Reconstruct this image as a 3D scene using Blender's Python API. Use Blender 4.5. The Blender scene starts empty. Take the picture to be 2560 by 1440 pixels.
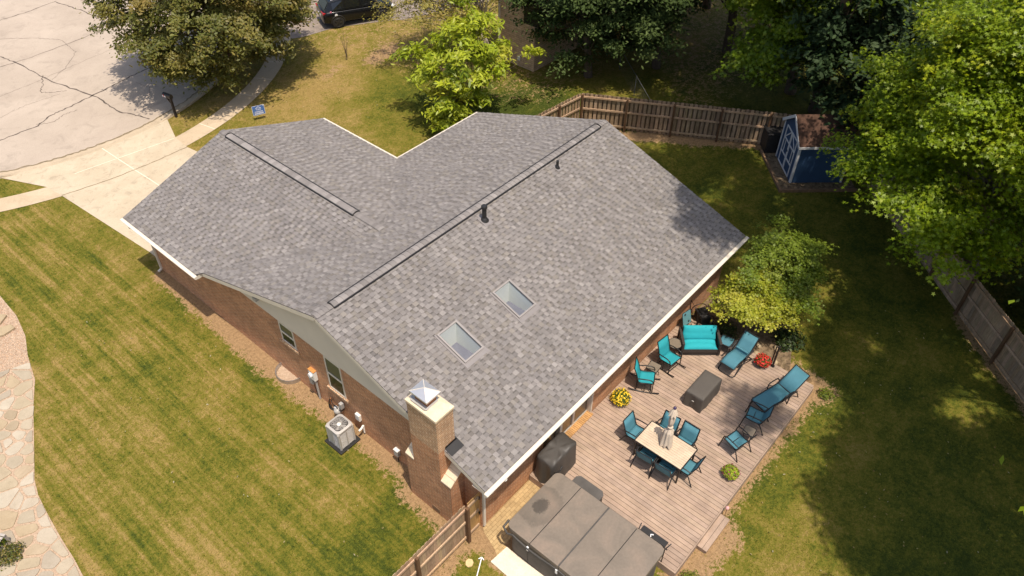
import bpy, bmesh, math, random
import numpy as np
from mathutils import Vector, Matrix, Euler
PI = math.pi
R_ = math.radians
random.seed(7)
rng = np.random.default_rng(11)
S = bpy.context.scene
COL = S.collection

# ------------------------------------------------------------------ camera, world, sun, exposure
cd = bpy.data.cameras.new('camera'); cam = bpy.data.objects.new('camera', cd); COL.objects.link(cam)
S.camera = cam
cd.sensor_width = 36.0; cd.lens = 27.352; cd.clip_start = 0.1; cd.clip_end = 2000
CAM = Vector((-8.0832, -7.6456, 20.3944))
pit, yaw, rol = R_(43.18618), R_(40.19678), 0.0136322
fw = Vector((math.cos(pit)*math.cos(yaw), math.cos(pit)*math.sin(yaw), -math.sin(pit)))
rt = fw.cross(Vector((0, 0, 1))).normalized(); up = rt.cross(fw)
r2 = rt*math.cos(rol) + up*math.sin(rol); u2 = up*math.cos(rol) - rt*math.sin(rol)
m3 = Matrix((r2, u2, -fw)).transposed()
cam.matrix_world = Matrix.Translation(CAM) @ m3.to_4x4()

SUNV = Vector((-.105, -.31, 1.0)).normalized()          # towards the sun
w = bpy.data.worlds.new('World'); S.world = w; w.use_nodes = True
nt = w.node_tree; nt.nodes.clear()
sky = nt.nodes.new('ShaderNodeTexSky'); sky.sky_type = 'NISHITA'; sky.sun_disc = False
sky.sun_elevation = math.asin(SUNV.z); sky.sun_rotation = math.atan2(SUNV.x, SUNV.y)
sky.air_density = 1.0; sky.dust_density = 3.0; sky.ozone_density = 0.6
bg = nt.nodes.new('ShaderNodeBackground'); bg.inputs[1].default_value = 0.15
wo = nt.nodes.new('ShaderNodeOutputWorld')
nt.links.new(sky.outputs[0], bg.inputs[0]); nt.links.new(bg.outputs[0], wo.inputs[0])
sl = bpy.data.lights.new('sun', 'SUN'); sl.energy = 4.3; sl.angle = R_(0.9); sl.color = (1.0, .90, .77)
so = bpy.data.objects.new('sun', sl); COL.objects.link(so)
so.rotation_euler = SUNV.to_track_quat('Z', 'Y').to_euler(); so.location = (0, 0, 60)
S.view_settings.view_transform = 'Standard'; S.view_settings.look = 'None'
S.view_settings.exposure = 0.15; S.view_settings.gamma = 1.0
S.cycles.use_denoising = True
S.cycles.max_bounces = 8; S.cycles.transparent_max_bounces = 16

# ------------------------------------------------------------------ materials
def newmat(name):
    m = bpy.data.materials.new(name); m.use_nodes = True
    n = m.node_tree; n.nodes.clear()
    out = n.nodes.new('ShaderNodeOutputMaterial'); p = n.nodes.new('ShaderNodeBsdfPrincipled')
    n.links.new(p.outputs[0], out.inputs[0])
    return m, n, p, out
def N(n, t, **k):
    x = n.nodes.new('ShaderNode'+t)
    for a, v in k.items():
        if a.startswith('i_'): x.inputs[a[2:].replace('_', ' ')].default_value = v
        else: setattr(x, a, v)
    return x
def ramp(n, fac, stops):
    r = n.nodes.new('ShaderNodeValToRGB'); e = r.color_ramp.elements
    while len(e) < len(stops): e.new(0.5)
    for i, (p, c) in enumerate(stops):
        e[i].position = p; e[i].color = (c[0], c[1], c[2], 1) if not isinstance(c, (int, float)) else (c, c, c, 1)
    n.links.new(fac, r.inputs[0]); return r.outputs[0]
def mix(n, fac, a, b, mode='MIX'):
    x = n.nodes.new('ShaderNodeMix'); x.data_type = 'RGBA'; x.blend_type = mode
    for i, v in ((0, fac), (6, a), (7, b)):
        sock = x.inputs[i]
        if isinstance(v, (int, float)): sock.default_value = v if i == 0 else (v, v, v, 1)
        elif isinstance(v, tuple): sock.default_value = (v[0], v[1], v[2], 1)
        else: n.links.new(v, sock)
    return x.outputs[2]
def noise(n, scale, detail=4, rough=.55, vec=None, dist=0.0):
    t = N(n, 'TexNoise'); t.inputs['Scale'].default_value = scale; t.inputs['Detail'].default_value = detail
    t.inputs['Roughness'].default_value = rough; t.inputs['Distortion'].default_value = dist
    if vec is not None: n.links.new(vec, t.inputs['Vector'])
    return t.outputs[0]
def coords(n, kind='Object', scale=None):
    c = N(n, 'TexCoord').outputs[kind]
    if scale:
        mp = N(n, 'Mapping'); mp.inputs['Scale'].default_value = scale; n.links.new(c, mp.inputs[0]); return mp.outputs[0]
    return c
def bump(n, p, h, strength=.4, dist=.02):
    b = N(n, 'Bump'); b.inputs['Strength'].default_value = strength; b.inputs['Distance'].default_value = dist
    n.links.new(h, b.inputs['Height']); n.links.new(b.outputs[0], p.inputs['Normal'])
MATS = {}
def plain(name, col, rough=.6, metal=0.0, var=.12, scale=6.0, tint=False, spec=.5, bmp=0.0):
    """surface colour with soft mottling; tint=True multiplies the mesh's per-face colour in"""
    m, n, p, o = newmat(name)
    c = coords(n)
    f = noise(n, scale, 5, .6, c)
    a = tuple(x*(1-var) for x in col); b = tuple(min(1, x*(1+var)) for x in col)
    cc = ramp(n, f, [(.3, a), (.7, b)])
    if tint:
        at = N(n, 'Attribute', attribute_name='tint'); cc = mix(n, 1.0, cc, at.outputs[0], 'MULTIPLY')
    n.links.new(cc, p.inputs['Base Color'])
    p.inputs['Roughness'].default_value = rough; p.inputs['Metallic'].default_value = metal
    p.inputs['Specular IOR Level'].default_value = spec
    if bmp: bump(n, p, noise(n, scale*6, 4, .6, c), bmp, .01)
    MATS[name] = m; return m

# lawn: mask channels R = dryness, G = bare soil, B = greener lift
def lawn_mat(name, blade=False):
    m, n, p, o = newmat(name); c = coords(n)
    at = N(n, 'Attribute', attribute_name='mask'); sp = N(n, 'SeparateColor'); n.links.new(at.outputs[0], sp.inputs[0])
    n1 = noise(n, .55, 5, .6, c); n2 = noise(n, 3.2, 6, .7, c); n3 = noise(n, 24, 4, .75, c); n4 = noise(n, 9, 4, .7, c)
    # dryness = mask + noises
    def math_(op, a, b):
        x = N(n, 'Math', operation=op)
        for s, v in ((x.inputs[0], a), (x.inputs[1], b)):
            if isinstance(v, (int, float)): s.default_value = v
            else: n.links.new(v, s)
        return x.outputs[0]
    d = math_('ADD', sp.outputs[0], math_('MULTIPLY', math_('SUBTRACT', n1, .5), .75))
    d = math_('ADD', d, math_('MULTIPLY', math_('SUBTRACT', n2, .5), 1.15))
    d = math_('ADD', d, math_('MULTIPLY', math_('SUBTRACT', n4, .5), 1.25))
    d = math_('ADD', d, math_('MULTIPLY', math_('SUBTRACT', n3, .5), 1.25))
    mp1 = N(n, 'Mapping'); mp1.inputs['Scale'].default_value = (3.4, .10, 1); mp1.inputs['Rotation'].default_value = (0, 0, .05); n.links.new(c, mp1.inputs[0])
    mp2 = N(n, 'Mapping'); mp2.inputs['Scale'].default_value = (9.0, .22, 1); n.links.new(c, mp2.inputs[0])
    stv = math_('ADD', math_('MULTIPLY', math_('SUBTRACT', noise(n, 1.0, 3, .6, mp1.outputs[0]), .5), 1.5), math_('MULTIPLY', math_('SUBTRACT', noise(n, 1.0, 2, .6, mp2.outputs[0]), .5), .9))
    d = math_('ADD', d, math_('MULTIPLY', stv, sp.outputs[2]))
    g = ramp(n, d, [(0.0, (.044, .060, .008)), (.28, (.092, .102, .011)), (.52, (.152, .135, .018)), (.76, (.205, .160, .036)), (1.0, (.295, .205, .070))])
    s = math_('ADD', sp.outputs[1], math_('ADD', math_('MULTIPLY', math_('SUBTRACT', n2, .5), 1.5), math_('MULTIPLY', math_('SUBTRACT', n4, .5), 1.1)))
    s = math_('ADD', s, math_('MULTIPLY', math_('SUBTRACT', n3, .5), .9))
    sf = ramp(n, s, [(.42, 0.0), (.58, 1.0)])
    soil = mix(n, 1.0, ramp(n, n3, [(.3, (.24, .148, .072)), (.7, (.40, .262, .138))]), ramp(n, n4, [(.3, .72), (.62, 1.12)]), 'MULTIPLY')
    cc = g if blade else mix(n, sf, g, soil)
    if blade:
        at2 = N(n, 'Attribute', attribute_name='tint'); cc = mix(n, 1.0, cc, at2.outputs[0], 'MULTIPLY')
    n.links.new(cc, p.inputs['Base Color']); p.inputs['Roughness'].default_value = .9
    p.inputs['Specular IOR Level'].default_value = .15
    if not blade: bump(n, p, n3, .9, .03)
    MATS[name] = m; return m
lawn_mat('lawn'); lawn_mat('blade', True)

def brick_mat(name, c1, c2, mortar, scl=1.0):
    m, n, p, o = newmat(name)
    uv = N(n, 'UVMap').outputs[0]
    b = N(n, 'TexBrick'); b.offset = .5; n.links.new(uv, b.inputs['Vector'])
    b.inputs['Scale'].default_value = 1.0; b.inputs['Brick Width'].default_value = .205*scl; b.inputs['Row Height'].default_value = .068*scl
    b.inputs['Mortar Size'].default_value = .008; b.inputs['Mortar Smooth'].default_value = .3; b.inputs['Bias'].default_value = 0
    b.inputs['Color1'].default_value = (*c1, 1); b.inputs['Color2'].default_value = (*c2, 1); b.inputs['Mortar'].default_value = (*mortar, 1)
    c = coords(n); f = noise(n, 5, 5, .65, c); f2 = noise(n, .9, 3, .5, c)
    cc = mix(n, 1.0, b.outputs[0], ramp(n, f, [(.25, (.72, .70, .68)), (.75, (1.22, 1.2, 1.18))]), 'MULTIPLY')
    cc = mix(n, 1.0, cc, ramp(n, f2, [(.3, (.86, .86, .86)), (.7, (1.1, 1.08, 1.06))]), 'MULTIPLY')
    n.links.new(cc, p.inputs['Base Color']); p.inputs['Roughness'].default_value = .85
    bump(n, p, b.outputs['Fac'], -.6, .012)
    MATS[name] = m
brick_mat('brick', (.53, .245, .112), (.39, .165, .076), (.60, .45, .30), 1.12)
brick_mat('brick_pale', (.52, .31, .17), (.40, .225, .12), (.70, .57, .42), 1.2)
brick_mat('brick_far', (.62, .46, .31), (.52, .37, .24), (.26, .19, .12), 1.7)
brick_mat('paver', (.47, .345, .175), (.40, .285, .14), (.27, .19, .09), 1.0)
MATS['paver'].node_tree.nodes['Brick Texture'].inputs['Row Height'].default_value = .105

def shingle_mat():
    m, n, p, o = newmat('shingle'); c = coords(n)
    at = N(n, 'Attribute', attribute_name='tint')
    f = noise(n, 70, 3, .8, c); f2 = noise(n, .8, 6, .65, c, .5)
    cc = mix(n, 1.0, at.outputs[0], ramp(n, f, [(.25, (.80, .80, .80)), (.75, (1.20, 1.20, 1.20))]), 'MULTIPLY')
    cc = mix(n, 1.0, cc, ramp(n, f2, [(.3, (.92, .91, .895)), (.7, (1.055, 1.045, 1.02))]), 'MULTIPLY')
    cc = mix(n, 1.0, cc, ramp(n, noise(n, 1.0, 4, .6, coords(n, 'Object', (2.6, .35, .35))), [(.35, .93), (.65, 1.04)]), 'MULTIPLY')
    n.links.new(cc, p.inputs['Base Color']); p.inputs['Roughness'].default_value = .95; p.inputs['Specular IOR Level'].default_value = .2
    bump(n, p, f, .5, .004)
    MATS['shingle'] = m
shingle_mat()

def concrete(name, a, b, scale=.5, fine=30.0, stain=.0):
    m, n, p, o = newmat(name); c = coords(n)
    f = noise(n, scale, 7, .62, c, .6); g = noise(n, fine, 4, .75, c)
    cc = ramp(n, f, [(.3, a), (.7, b)])
    cc = mix(n, 1.0, cc, ramp(n, g, [(.25, .86), (.75, 1.1)]), 'MULTIPLY')
    if stain:
        s = ramp(n, noise(n, scale*3.1, 6, .7, c, 1.0), [(.52, 1.0), (.74, 1.0-stain)]); cc = mix(n, 1.0, cc, s, 'MULTIPLY')
    n.links.new(cc, p.inputs['Base Color']); p.inputs['Roughness'].default_value = .9; p.inputs['Specular IOR Level'].default_value = .25
    bump(n, p, g, .25, .006)
    MATS[name] = m
concrete('street', (.385, .318, .255), (.468, .392, .318), .35, 22, .2)
concrete('drive', (.45, .37, .262), (.56, .47, .345), .8, 26, .30)
concrete('walk', (.45, .35, .235), (.54, .43, .30), .6, 26, .18)
concrete('kerb', (.43, .345, .24), (.52, .42, .30), .9, 26, .2)
concrete('asphalt', (.16, .135, .12), (.34, .275, .22), 1.3, 14, .3)
concrete('stone', (.35, .295, .215), (.43, .37, .28), 1.6, 30, .16)
concrete('crown', (.66, .53, .36), (.76, .63, .46), 2.5, 30, .12)
concrete('slab_white', (.72, .60, .45), (.80, .70, .56), 2.0, 24, .18)
concrete('gravel', (.32, .22, .15), (.55, .42, .30), 19, 60)
concrete('mulch', (.05, .032, .018), (.28, .20, .12), 7, 40)

def wood(name, a, b, tint=True, stretch=(1, 1, 8)):
    m, n, p, o = newmat(name)
    c = coords(n, 'Object', (9, 9, 9)); uvm = N(n, 'UVMap').outputs[0]
    mp = N(n, 'Mapping'); mp.inputs['Scale'].default_value = (28, 1.6, 1); n.links.new(uvm, mp.inputs[0])
    f = noise(n, 1.6, 6, .65, mp.outputs[0], .4); g = noise(n, .25, 4, .6, c)
    cc = ramp(n, f, [(.3, a), (.7, b)])
    cc = mix(n, 1.0, cc, ramp(n, g, [(.3, .8), (.7, 1.15)]), 'MULTIPLY')
    if tint:
        at = N(n, 'Attribute', attribute_name='tint'); cc = mix(n, 1.0, cc, at.outputs[0], 'MULTIPLY')
    n.links.new(cc, p.inputs['Base Color']); p.inputs['Roughness'].default_value = .82; p.inputs['Specular IOR Level'].default_value = .25
    bump(n, p, f, .3, .006)
    MATS[name] = m
wood('fence_wood', (.25, .165, .10), (.47, .335, .22))
wood('fence_gold', (.30, .17, .06), (.44, .27, .11))
wood('post_wood', (.10, .052, .026), (.17, .095, .05))
wood('deck_wood', (.345, .248, .184), (.392, .288, .217))
wood('table_top', (.52, .40, .285), (.60, .475, .345))

plain('white_trim', (.68, .61, .51), .55, var=.05, scale=2)
plain('siding', (.70, .61, .49), .6, var=.04, scale=1.2)
plain('soffit', (.62, .55, .45), .7, var=.04)
plain('black_metal', (.012, .011, .011), .4, 0.0, .2)
plain('black_plastic', (.018, .017, .017), .55, 0.0, .2)
plain('dark_gap', (.03, .022, .016), .95, var=.2)
plain('tar', (.10, .078, .062), .9, var=.3, scale=9)
plain('joint', (.78, .68, .52), .9, var=.1)
plain('joint_dark', (.22, .17, .10), .9, var=.3, scale=12)
plain('dark_galv', (.12, .12, .12), .6, .3, .1, 3)
plain('galv', (.50, .50, .50), .35, .85, .1, 3)
plain('cap_metal', (.60, .60, .62), .38, .6, .05, 3)
plain('grey_paint', (.42, .40, .37), .5, .1, .06, 4)
plain('ac_grey', (.46, .435, .40), .5, .15, .05, 4)
plain('ac_dark', (.06, .055, .05), .7, 0, .2)
plain('white_plastic', (.80, .77, .70), .45, 0, .04)
plain('rust', (.55, .24, .06), .8, 0, .3, 14)
plain('copper_wire', (.35, .14, .05), .6, .2, .2)
plain('turq_sling', (.014, .27, .31), .8, 0, .05, 5, True)
plain('teal_sling', (.058, .185, .235), .8, 0, .06, 5, True)
plain('turq_cushion', (.014, .33, .375), .85, 0, .05, 4, bmp=.1)
plain('wicker', (.035, .026, .021), .7, 0, .35, 40, bmp=.5)
plain('glass_table', (.20, .165, .125), .25, 0, .08, 3)
plain('cover_black', (.060, .054, .048), .55, 0, .15, 3, bmp=.15)
plain('cover_fire', (.080, .069, .058), .75, 0, .06, 4, bmp=.15)
plain('umbrella_cloth', (.53, .44, .345), .85, 0, .08, 6)
plain('umbrella_shade', (.46, .375, .285), .85, 0, .08, 6)
plain('purple_knob', (.05, .03, .09), .4)
plain('terracotta', (.30, .12, .055), .8, 0, .15)
plain('shed_blue', (.026, .064, .135), .6, 0, .12, 3, bmp=.05)
plain('shed_trim', (.66, .64, .62), .6, 0, .06)
plain('shed_roof', (.085, .042, .026), .95, 0, .35, 9, bmp=.4)
plain('timber', (.20, .12, .065), .9, 0, .3, 6, bmp=.3)
plain('car_paint', (.006, .006, .007), .18, 0, .1)
plain('tyre', (.02, .019, .018), .85)
plain('rim', (.05, .048, .045), .4, .5)
plain('tail_red', (.35, .012, .015), .25)
plain('lamp_white', (.8, .8, .8), .3)
plain('sticker_pink', (.75, .25, .35), .5)
plain('sign_blue', (.07, .16, .42), .5, 0, .04)
plain('sign_white', (.80, .80, .84), .5, 0, .02)
plain('arrow_white', (.85, .84, .82), .5, 0, .02)
plain('flower_yellow', (.80, .55, .02), .7, 0, .15, 20, True)
plain('flower_red', (.55, .022, .012), .7, 0, .2, 20, True)
plain('flower_plum', (.20, .012, .055), .7, 0, .2, 20, True)
plain('pink_glass', (.75, .40, .38), .3)
plain('bark', (.115, .082, .058), .95, 0, .35, 12, bmp=.5)
plain('pale_bark', (.46, .39, .31), .9, 0, .35, 9, bmp=.4)
plain('grey_bark', (.20, .165, .13), .9, 0, .3, 12, bmp=.4)
plain('skirt', (.085, .077, .07), .75, 0, .2, 3, bmp=.1)
plain('bench_wood', (.40, .36, .32), .8, 0, .15)
plain('door_white', (.72, .68, .60), .55, 0, .03)
plain('interior', (.40, .36, .27), .9, 0, .05)
plain('pebble', (.50, .385, .285), .9, 0, .3, 30, True)

def glassy(name, col, rough=.06, tr=0.0, spec=.8):
    m, n, p, o = newmat(name)
    p.inputs['Base Color'].default_value = (*col, 1); p.inputs['Roughness'].default_value = rough
    p.inputs['Specular IOR Level'].default_value = spec
    if tr:
        t = N(n, 'BsdfTransparent'); gl = N(n, 'BsdfGlossy'); gl.inputs['Roughness'].default_value = .03
        mx = N(n, 'MixShader'); mx.inputs[0].default_value = .14; n.links.new(t.outputs[0], mx.inputs[1]); n.links.new(gl.outputs[0], mx.inputs[2])
        n.links.new(mx.outputs[0], o.inputs[0])
    MATS[name] = m
glassy('window_dark', (.018, .019, .022), .1, 0, .25); glassy('window_shade', (.085, .095, .07), .2, 0, .3); glassy('car_glass', (.008, .009, .01), .05)
glassy('clear', (.9, .9, .9), tr=1)
glassy('glass_tan', (.13, .105, .075), .12)

def leafmat(name, trans=.35, rough=.5, spec=.35):
    m, n, p, o = newmat(name)
    at = N(n, 'Attribute', attribute_name='tint')
    n.links.new(at.outputs[0], p.inputs['Base Color']); p.inputs['Roughness'].default_value = rough
    p.inputs['Specular IOR Level'].default_value = spec
    t = N(n, 'BsdfTranslucent'); cc = mix(n, 1.0, at.outputs[0], (1.25, 1.15, .55), 'MULTIPLY'); n.links.new(cc, t.inputs[0])
    mx = N(n, 'MixShader'); mx.inputs[0].default_value = trans
    n.links.new(p.outputs[0], mx.inputs[1]); n.links.new(t.outputs[0], mx.inputs[2]); n.links.new(mx.outputs[0], o.inputs[0])
    MATS[name] = m
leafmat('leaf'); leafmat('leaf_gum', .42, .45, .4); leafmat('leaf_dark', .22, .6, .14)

def cover_mat():
    m, n, p, o = newmat('spa_cover'); c = coords(n)
    f = noise(n, 1.1, 5, .6, c, .8); g = noise(n, 14, 4, .6, c)
    cc = ramp(n, f, [(.28, (.145, .120, .094)), (.5, (.185, .150, .116)), (.72, (.235, .178, .134))])
    cc = mix(n, 1.0, cc, ramp(n, g, [(.3, .92), (.7, 1.08)]), 'MULTIPLY')
    # the worn dark patch and ring on the first panel
    sx = N(n, 'SeparateXYZ'); n.links.new(c, sx.inputs[0])
    mp = N(n, 'Mapping'); mp.inputs['Location'].default_value = (-1.34, 1.06, 0); mp.inputs['Scale'].default_value = (1.0, 1.25, 0); mp.vector_type = 'POINT'
    n.links.new(c, mp.inputs[0])
    ds = N(n, 'VectorMath', operation='LENGTH'); n.links.new(mp.outputs[0], ds.inputs[0])
    add = N(n, 'Math', operation='ADD'); n.links.new(ds.outputs['Value'], add.inputs[0])
    sc = N(n, 'Math', operation='MULTIPLY'); n.links.new(noise(n, 3.5, 5, .7, c), sc.inputs[0]); sc.inputs[1].default_value = .42
    n.links.new(sc.outputs[0], add.inputs[1])
    st = ramp(n, add.outputs[0], [(.42, .40), (.50, .88), (.84, .76), (.93, 1.0)])
    cc = mix(n, 1.0, cc, st, 'MULTIPLY')
    n.links.new(cc, p.inputs['Base Color']); p.inputs['Roughness'].default_value = .62
    bump(n, p, g, .12, .01)
    MATS['spa_cover'] = m
cover_mat()

# ------------------------------------------------------------------ helpers
def tag(o, label=None, cat=None, group=None, kind=None):
    if label: o['label'] = label
    if cat: o['category'] = cat
    if group: o['group'] = group
    if kind: o['kind'] = kind
    return o
def thing(name, label, cat, loc=(0, 0, 0), rz=0.0, group=None):
    o = bpy.data.objects.new(name, None); COL.objects.link(o)
    o.location = loc; o.rotation_euler = (0, 0, rz); o.empty_display_size = .2
    return tag(o, label, cat, group)
def dup(root, loc, rz, label=None):
    def cp(o, par):
        c = o.copy(); COL.objects.link(c); c.parent = par
        if par is not None: c.matrix_parent_inverse = o.matrix_parent_inverse.copy()
        for ch in o.children: cp(ch, c)
        return c
    c = cp(root, None); c.location = loc; c.rotation_euler = (0, 0, rz)
    if label: c['label'] = label
    return c

class MB:
    """collects shapes, then links them as one mesh object"""
    def __init__(s): s.v = []; s.f = []; s.c = []; s.sm = []; s.uv = []
    def face(s, pts, c=(1, 1, 1), smooth=False):
        k = len(s.v); s.v += [tuple(p) for p in pts]; s.f.append(tuple(range(k, k+len(pts)))); s.c.append(c); s.sm.append(smooth)
    def add(s, vs, fs, c=(1, 1, 1), smooth=False):
        k = len(s.v); s.v += [tuple(p) for p in vs]
        for f in fs: s.f.append(tuple(i+k for i in f)); s.c.append(c); s.sm.append(smooth)
    def box(s, x0, y0, z0, x1, y1, z1, c=(1, 1, 1), M=None):
        p = [Vector((x, y, z)) for z in (z0, z1) for y in (y0, y1) for x in (x0, x1)]
        if M is not None: p = [M @ q for q in p]
        s.add(p, [(0, 2, 3, 1), (4, 5, 7, 6), (0, 1, 5, 4), (2, 6, 7, 3), (0, 4, 6, 2), (1, 3, 7, 5)], c)
    def bar(s, a, b, wd, ht, c=(1, 1, 1), upv=(0, 0, 1)):
        """rectangular bar from a to b"""
        a = Vector(a); b = Vector(b); d = (b-a).normalized(); u = Vector(upv)
        x = d.cross(u)
        if x.length < 1e-4: x = d.cross(Vector((1, 0, 0)))
        x.normalize(); y = x.cross(d).normalized()
        p = []
        for q in (a, b):
            for sx, sy in ((-1, -1), (1, -1), (1, 1), (-1, 1)): p.append(q + x*sx*wd/2 + y*sy*ht/2)
        s.add(p, [(0, 1, 2, 3), (7, 6, 5, 4), (0, 4, 5, 1), (1, 5, 6, 2), (2, 6, 7, 3), (3, 7, 4, 0)], c)
    def tube(s, pts, r, n=8, c=(1, 1, 1), cap=True):
        pts = [Vector(p) for p in pts]; k = len(pts)
        rr = r if isinstance(r, (list, tuple)) else [r]*k
        vs = []; fs = []; ref = None
        for i, p in enumerate(pts):
            d = (pts[min(i+1, k-1)] - pts[max(i-1, 0)]).normalized()
            if ref is None:
                ref = d.cross(Vector((0, 0, 1)))
                if ref.length < .05: ref = Vector((1, 0, 0))
            x = (ref - d*ref.dot(d)).normalized(); ref = x; y = d.cross(x)
            for j in range(n):
                a = 2*PI*j/n; vs.append(p + (x*math.cos(a)+y*math.sin(a))*rr[i])
        for i in range(k-1):
            for j in range(n):
                fs.append((i*n+j, i*n+(j+1) % n, (i+1)*n+(j+1) % n, (i+1)*n+j))
        s.add(vs, fs, c, True)
        if cap:
            s.face([vs[j] for j in range(n)][::-1], c); s.face([vs[(k-1)*n+j] for j in range(n)], c)
    def lathe(s, prof, n=24, o=(0, 0, 0), c=(1, 1, 1), smooth=True):
        vs = []; fs = []
        for (r, z) in prof:
            for j in range(n): vs.append((o[0]+r*math.cos(2*PI*j/n), o[1]+r*math.sin(2*PI*j/n), o[2]+z))
        for i in range(len(prof)-1):
            for j in range(n): fs.append((i*n+j, i*n+(j+1) % n, (i+1)*n+(j+1) % n, (i+1)*n+j))
        s.add(vs, fs, c, smooth)
        s.face([vs[j] for j in range(n)][::-1], c); s.face([vs[(len(prof)-1)*n+j] for j in range(n)], c)
    def prism(s, poly, z0, z1, c=(1, 1, 1)):
        a = sum(poly[i][0]*poly[(i+1) % len(poly)][1]-poly[(i+1) % len(poly)][0]*poly[i][1] for i in range(len(poly)))
        if a < 0: poly = poly[::-1]
        k = len(poly); vs = [(x, y, z0) for x, y in poly]+[(x, y, z1) for x, y in poly]
        fs = [tuple(range(k))[::-1], tuple(range(k, 2*k))]+[(i, (i+1) % k, k+(i+1) % k, k+i) for i in range(k)]
        s.add(vs, fs, c)
    def build(s, name, mat, parent=None, bevel=0.0, seg=2, subsurf=0, weld=False):
        me = bpy.data.meshes.new(name); me.from_pydata(s.v, [], s.f)
        nf = len(s.f)
        me.polygons.foreach_set('use_smooth', s.sm)
        lt = np.empty(nf, dtype=np.int32); me.polygons.foreach_get('loop_total', lt)
        ca = np.ones((nf, 4), dtype=np.float32); ca[:, :3] = np.array(s.c, dtype=np.float32)
        at = me.color_attributes.new('tint', 'FLOAT_COLOR', 'CORNER'); at.data.foreach_set('color', np.repeat(ca, lt, axis=0).ravel())
        # planar metre UVs by dominant axis
        nr = np.empty(nf*3, dtype=np.float32); me.polygons.foreach_get('normal', nr); nr = np.abs(nr.reshape(-1, 3))
        li = np.empty(len(me.loops), dtype=np.int32); me.loops.foreach_get('vertex_index', li)
        co = np.array(s.v, dtype=np.float32)[li]; nn = np.repeat(nr, lt, axis=0)
        dom = nn.argmax(1); uv = np.empty((len(li), 2), dtype=np.float32)
        uv[dom == 2] = co[dom == 2][:, :2]; uv[dom == 0] = co[dom == 0][:, 1:]; uv[dom == 1] = co[dom == 1][:, [0, 2]]
        ul = me.uv_layers.new(name='UVMap'); ul.data.foreach_set('uv', uv.ravel())
        if mat: me.materials.append(MATS[mat] if isinstance(mat, str) else mat)
        if weld:
            bm = bmesh.new(); bm.from_mesh(me); bmesh.ops.remove_doubles(bm, verts=bm.verts, dist=1e-4); bm.to_mesh(me); bm.free()
        me.update()
        o = bpy.data.objects.new(name, me); COL.objects.link(o)
        if parent is not None: o.parent = parent
        if bevel:
            b = o.modifiers.new('bevel', 'BEVEL'); b.width = bevel; b.segments = seg; b.limit_method = 'ANGLE'; b.angle_limit = R_(35)
        if subsurf:
            b = o.modifiers.new('sub', 'SUBSURF'); b.levels = subsurf; b.render_levels = subsurf
        return o
def struct(o): o['kind'] = 'structure'; return o

def clip_poly(poly, planes):
    """poly of (a,b); planes (nx,ny,d) keep nx*a+ny*b+d>=0"""
    for nx, ny, d in planes:
        out = []; k = len(poly)
        if k < 3: return []
        for i in range(k):
            p, q = poly[i], poly[(i+1) % k]; fp = nx*p[0]+ny*p[1]+d; fq = nx*q[0]+ny*q[1]+d
            if fp >= 0: out.append(p)
            if (fp >= 0) != (fq >= 0):
                t = fp/(fp-fq); out.append((p[0]+(q[0]-p[0])*t, p[1]+(q[1]-p[1])*t))
        poly = out
    return poly if len(poly) >= 3 else []
def planes_of(poly):
    a = sum(poly[i][0]*poly[(i+1) % len(poly)][1]-poly[(i+1) % len(poly)][0]*poly[i][1] for i in range(len(poly)))
    if a < 0: poly = poly[::-1]
    r = []
    for i in range(len(poly)):
        p, q = poly[i], poly[(i+1) % len(poly)]; dx, dy = q[0]-p[0], q[1]-p[1]; L_ = math.hypot(dx, dy)
        nx, ny = -dy/L_, dx/L_; r.append((nx, ny, -(nx*p[0]+ny*p[1])))
    return r

# ------------------------------------------------------------------ ground
def smooth(x, a, b):
    t = np.clip((x-a)/(b-a), 0, 1); return t*t*(3-2*t)
def vnoise(x, y, seed=0, sc=1.0):
    """cheap value noise, vectorised"""
    x = np.asarray(x)*sc; y = np.asarray(y)*sc
    xi = np.floor(x).astype(int); yi = np.floor(y).astype(int); xf = x-xi; yf = y-yi
    def h(i, j): return np.modf(np.abs(np.sin(i*127.1+j*311.7+seed*74.7)*43758.5453))[0]
    u = xf*xf*(3-2*xf); v = yf*yf*(3-2*yf)
    return (h(xi, yi)*(1-u)+h(xi+1, yi)*u)*(1-v)+(h(xi, yi+1)*(1-u)+h(xi+1, yi+1)*u)*v
def dseg(x, y, a, b):
    a = np.array(a); b = np.array(b); d = b-a; t = np.clip(((x-a[0])*d[0]+(y-a[1])*d[1])/(d@d), 0, 1)
    return np.hypot(x-a[0]-t*d[0], y-a[1]-t*d[1])
CC = (4.3, 39.4)
PATH = [(-4.45, 21.6), (-4.53, 20.5), (-4.60, 19.02), (-4.85, 17.78), (-5.23, 16.78), (-5.57, 15.52), (-6.16, 14.39), (-7.07, 12.39), (-7.40, 11.68), (-7.58, 11.05), (-7.70, 10.18), (-7.80, 9.24), (-7.87, 8.31), (-7.95, 7.70), (-8.0, 5.5)]
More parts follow.
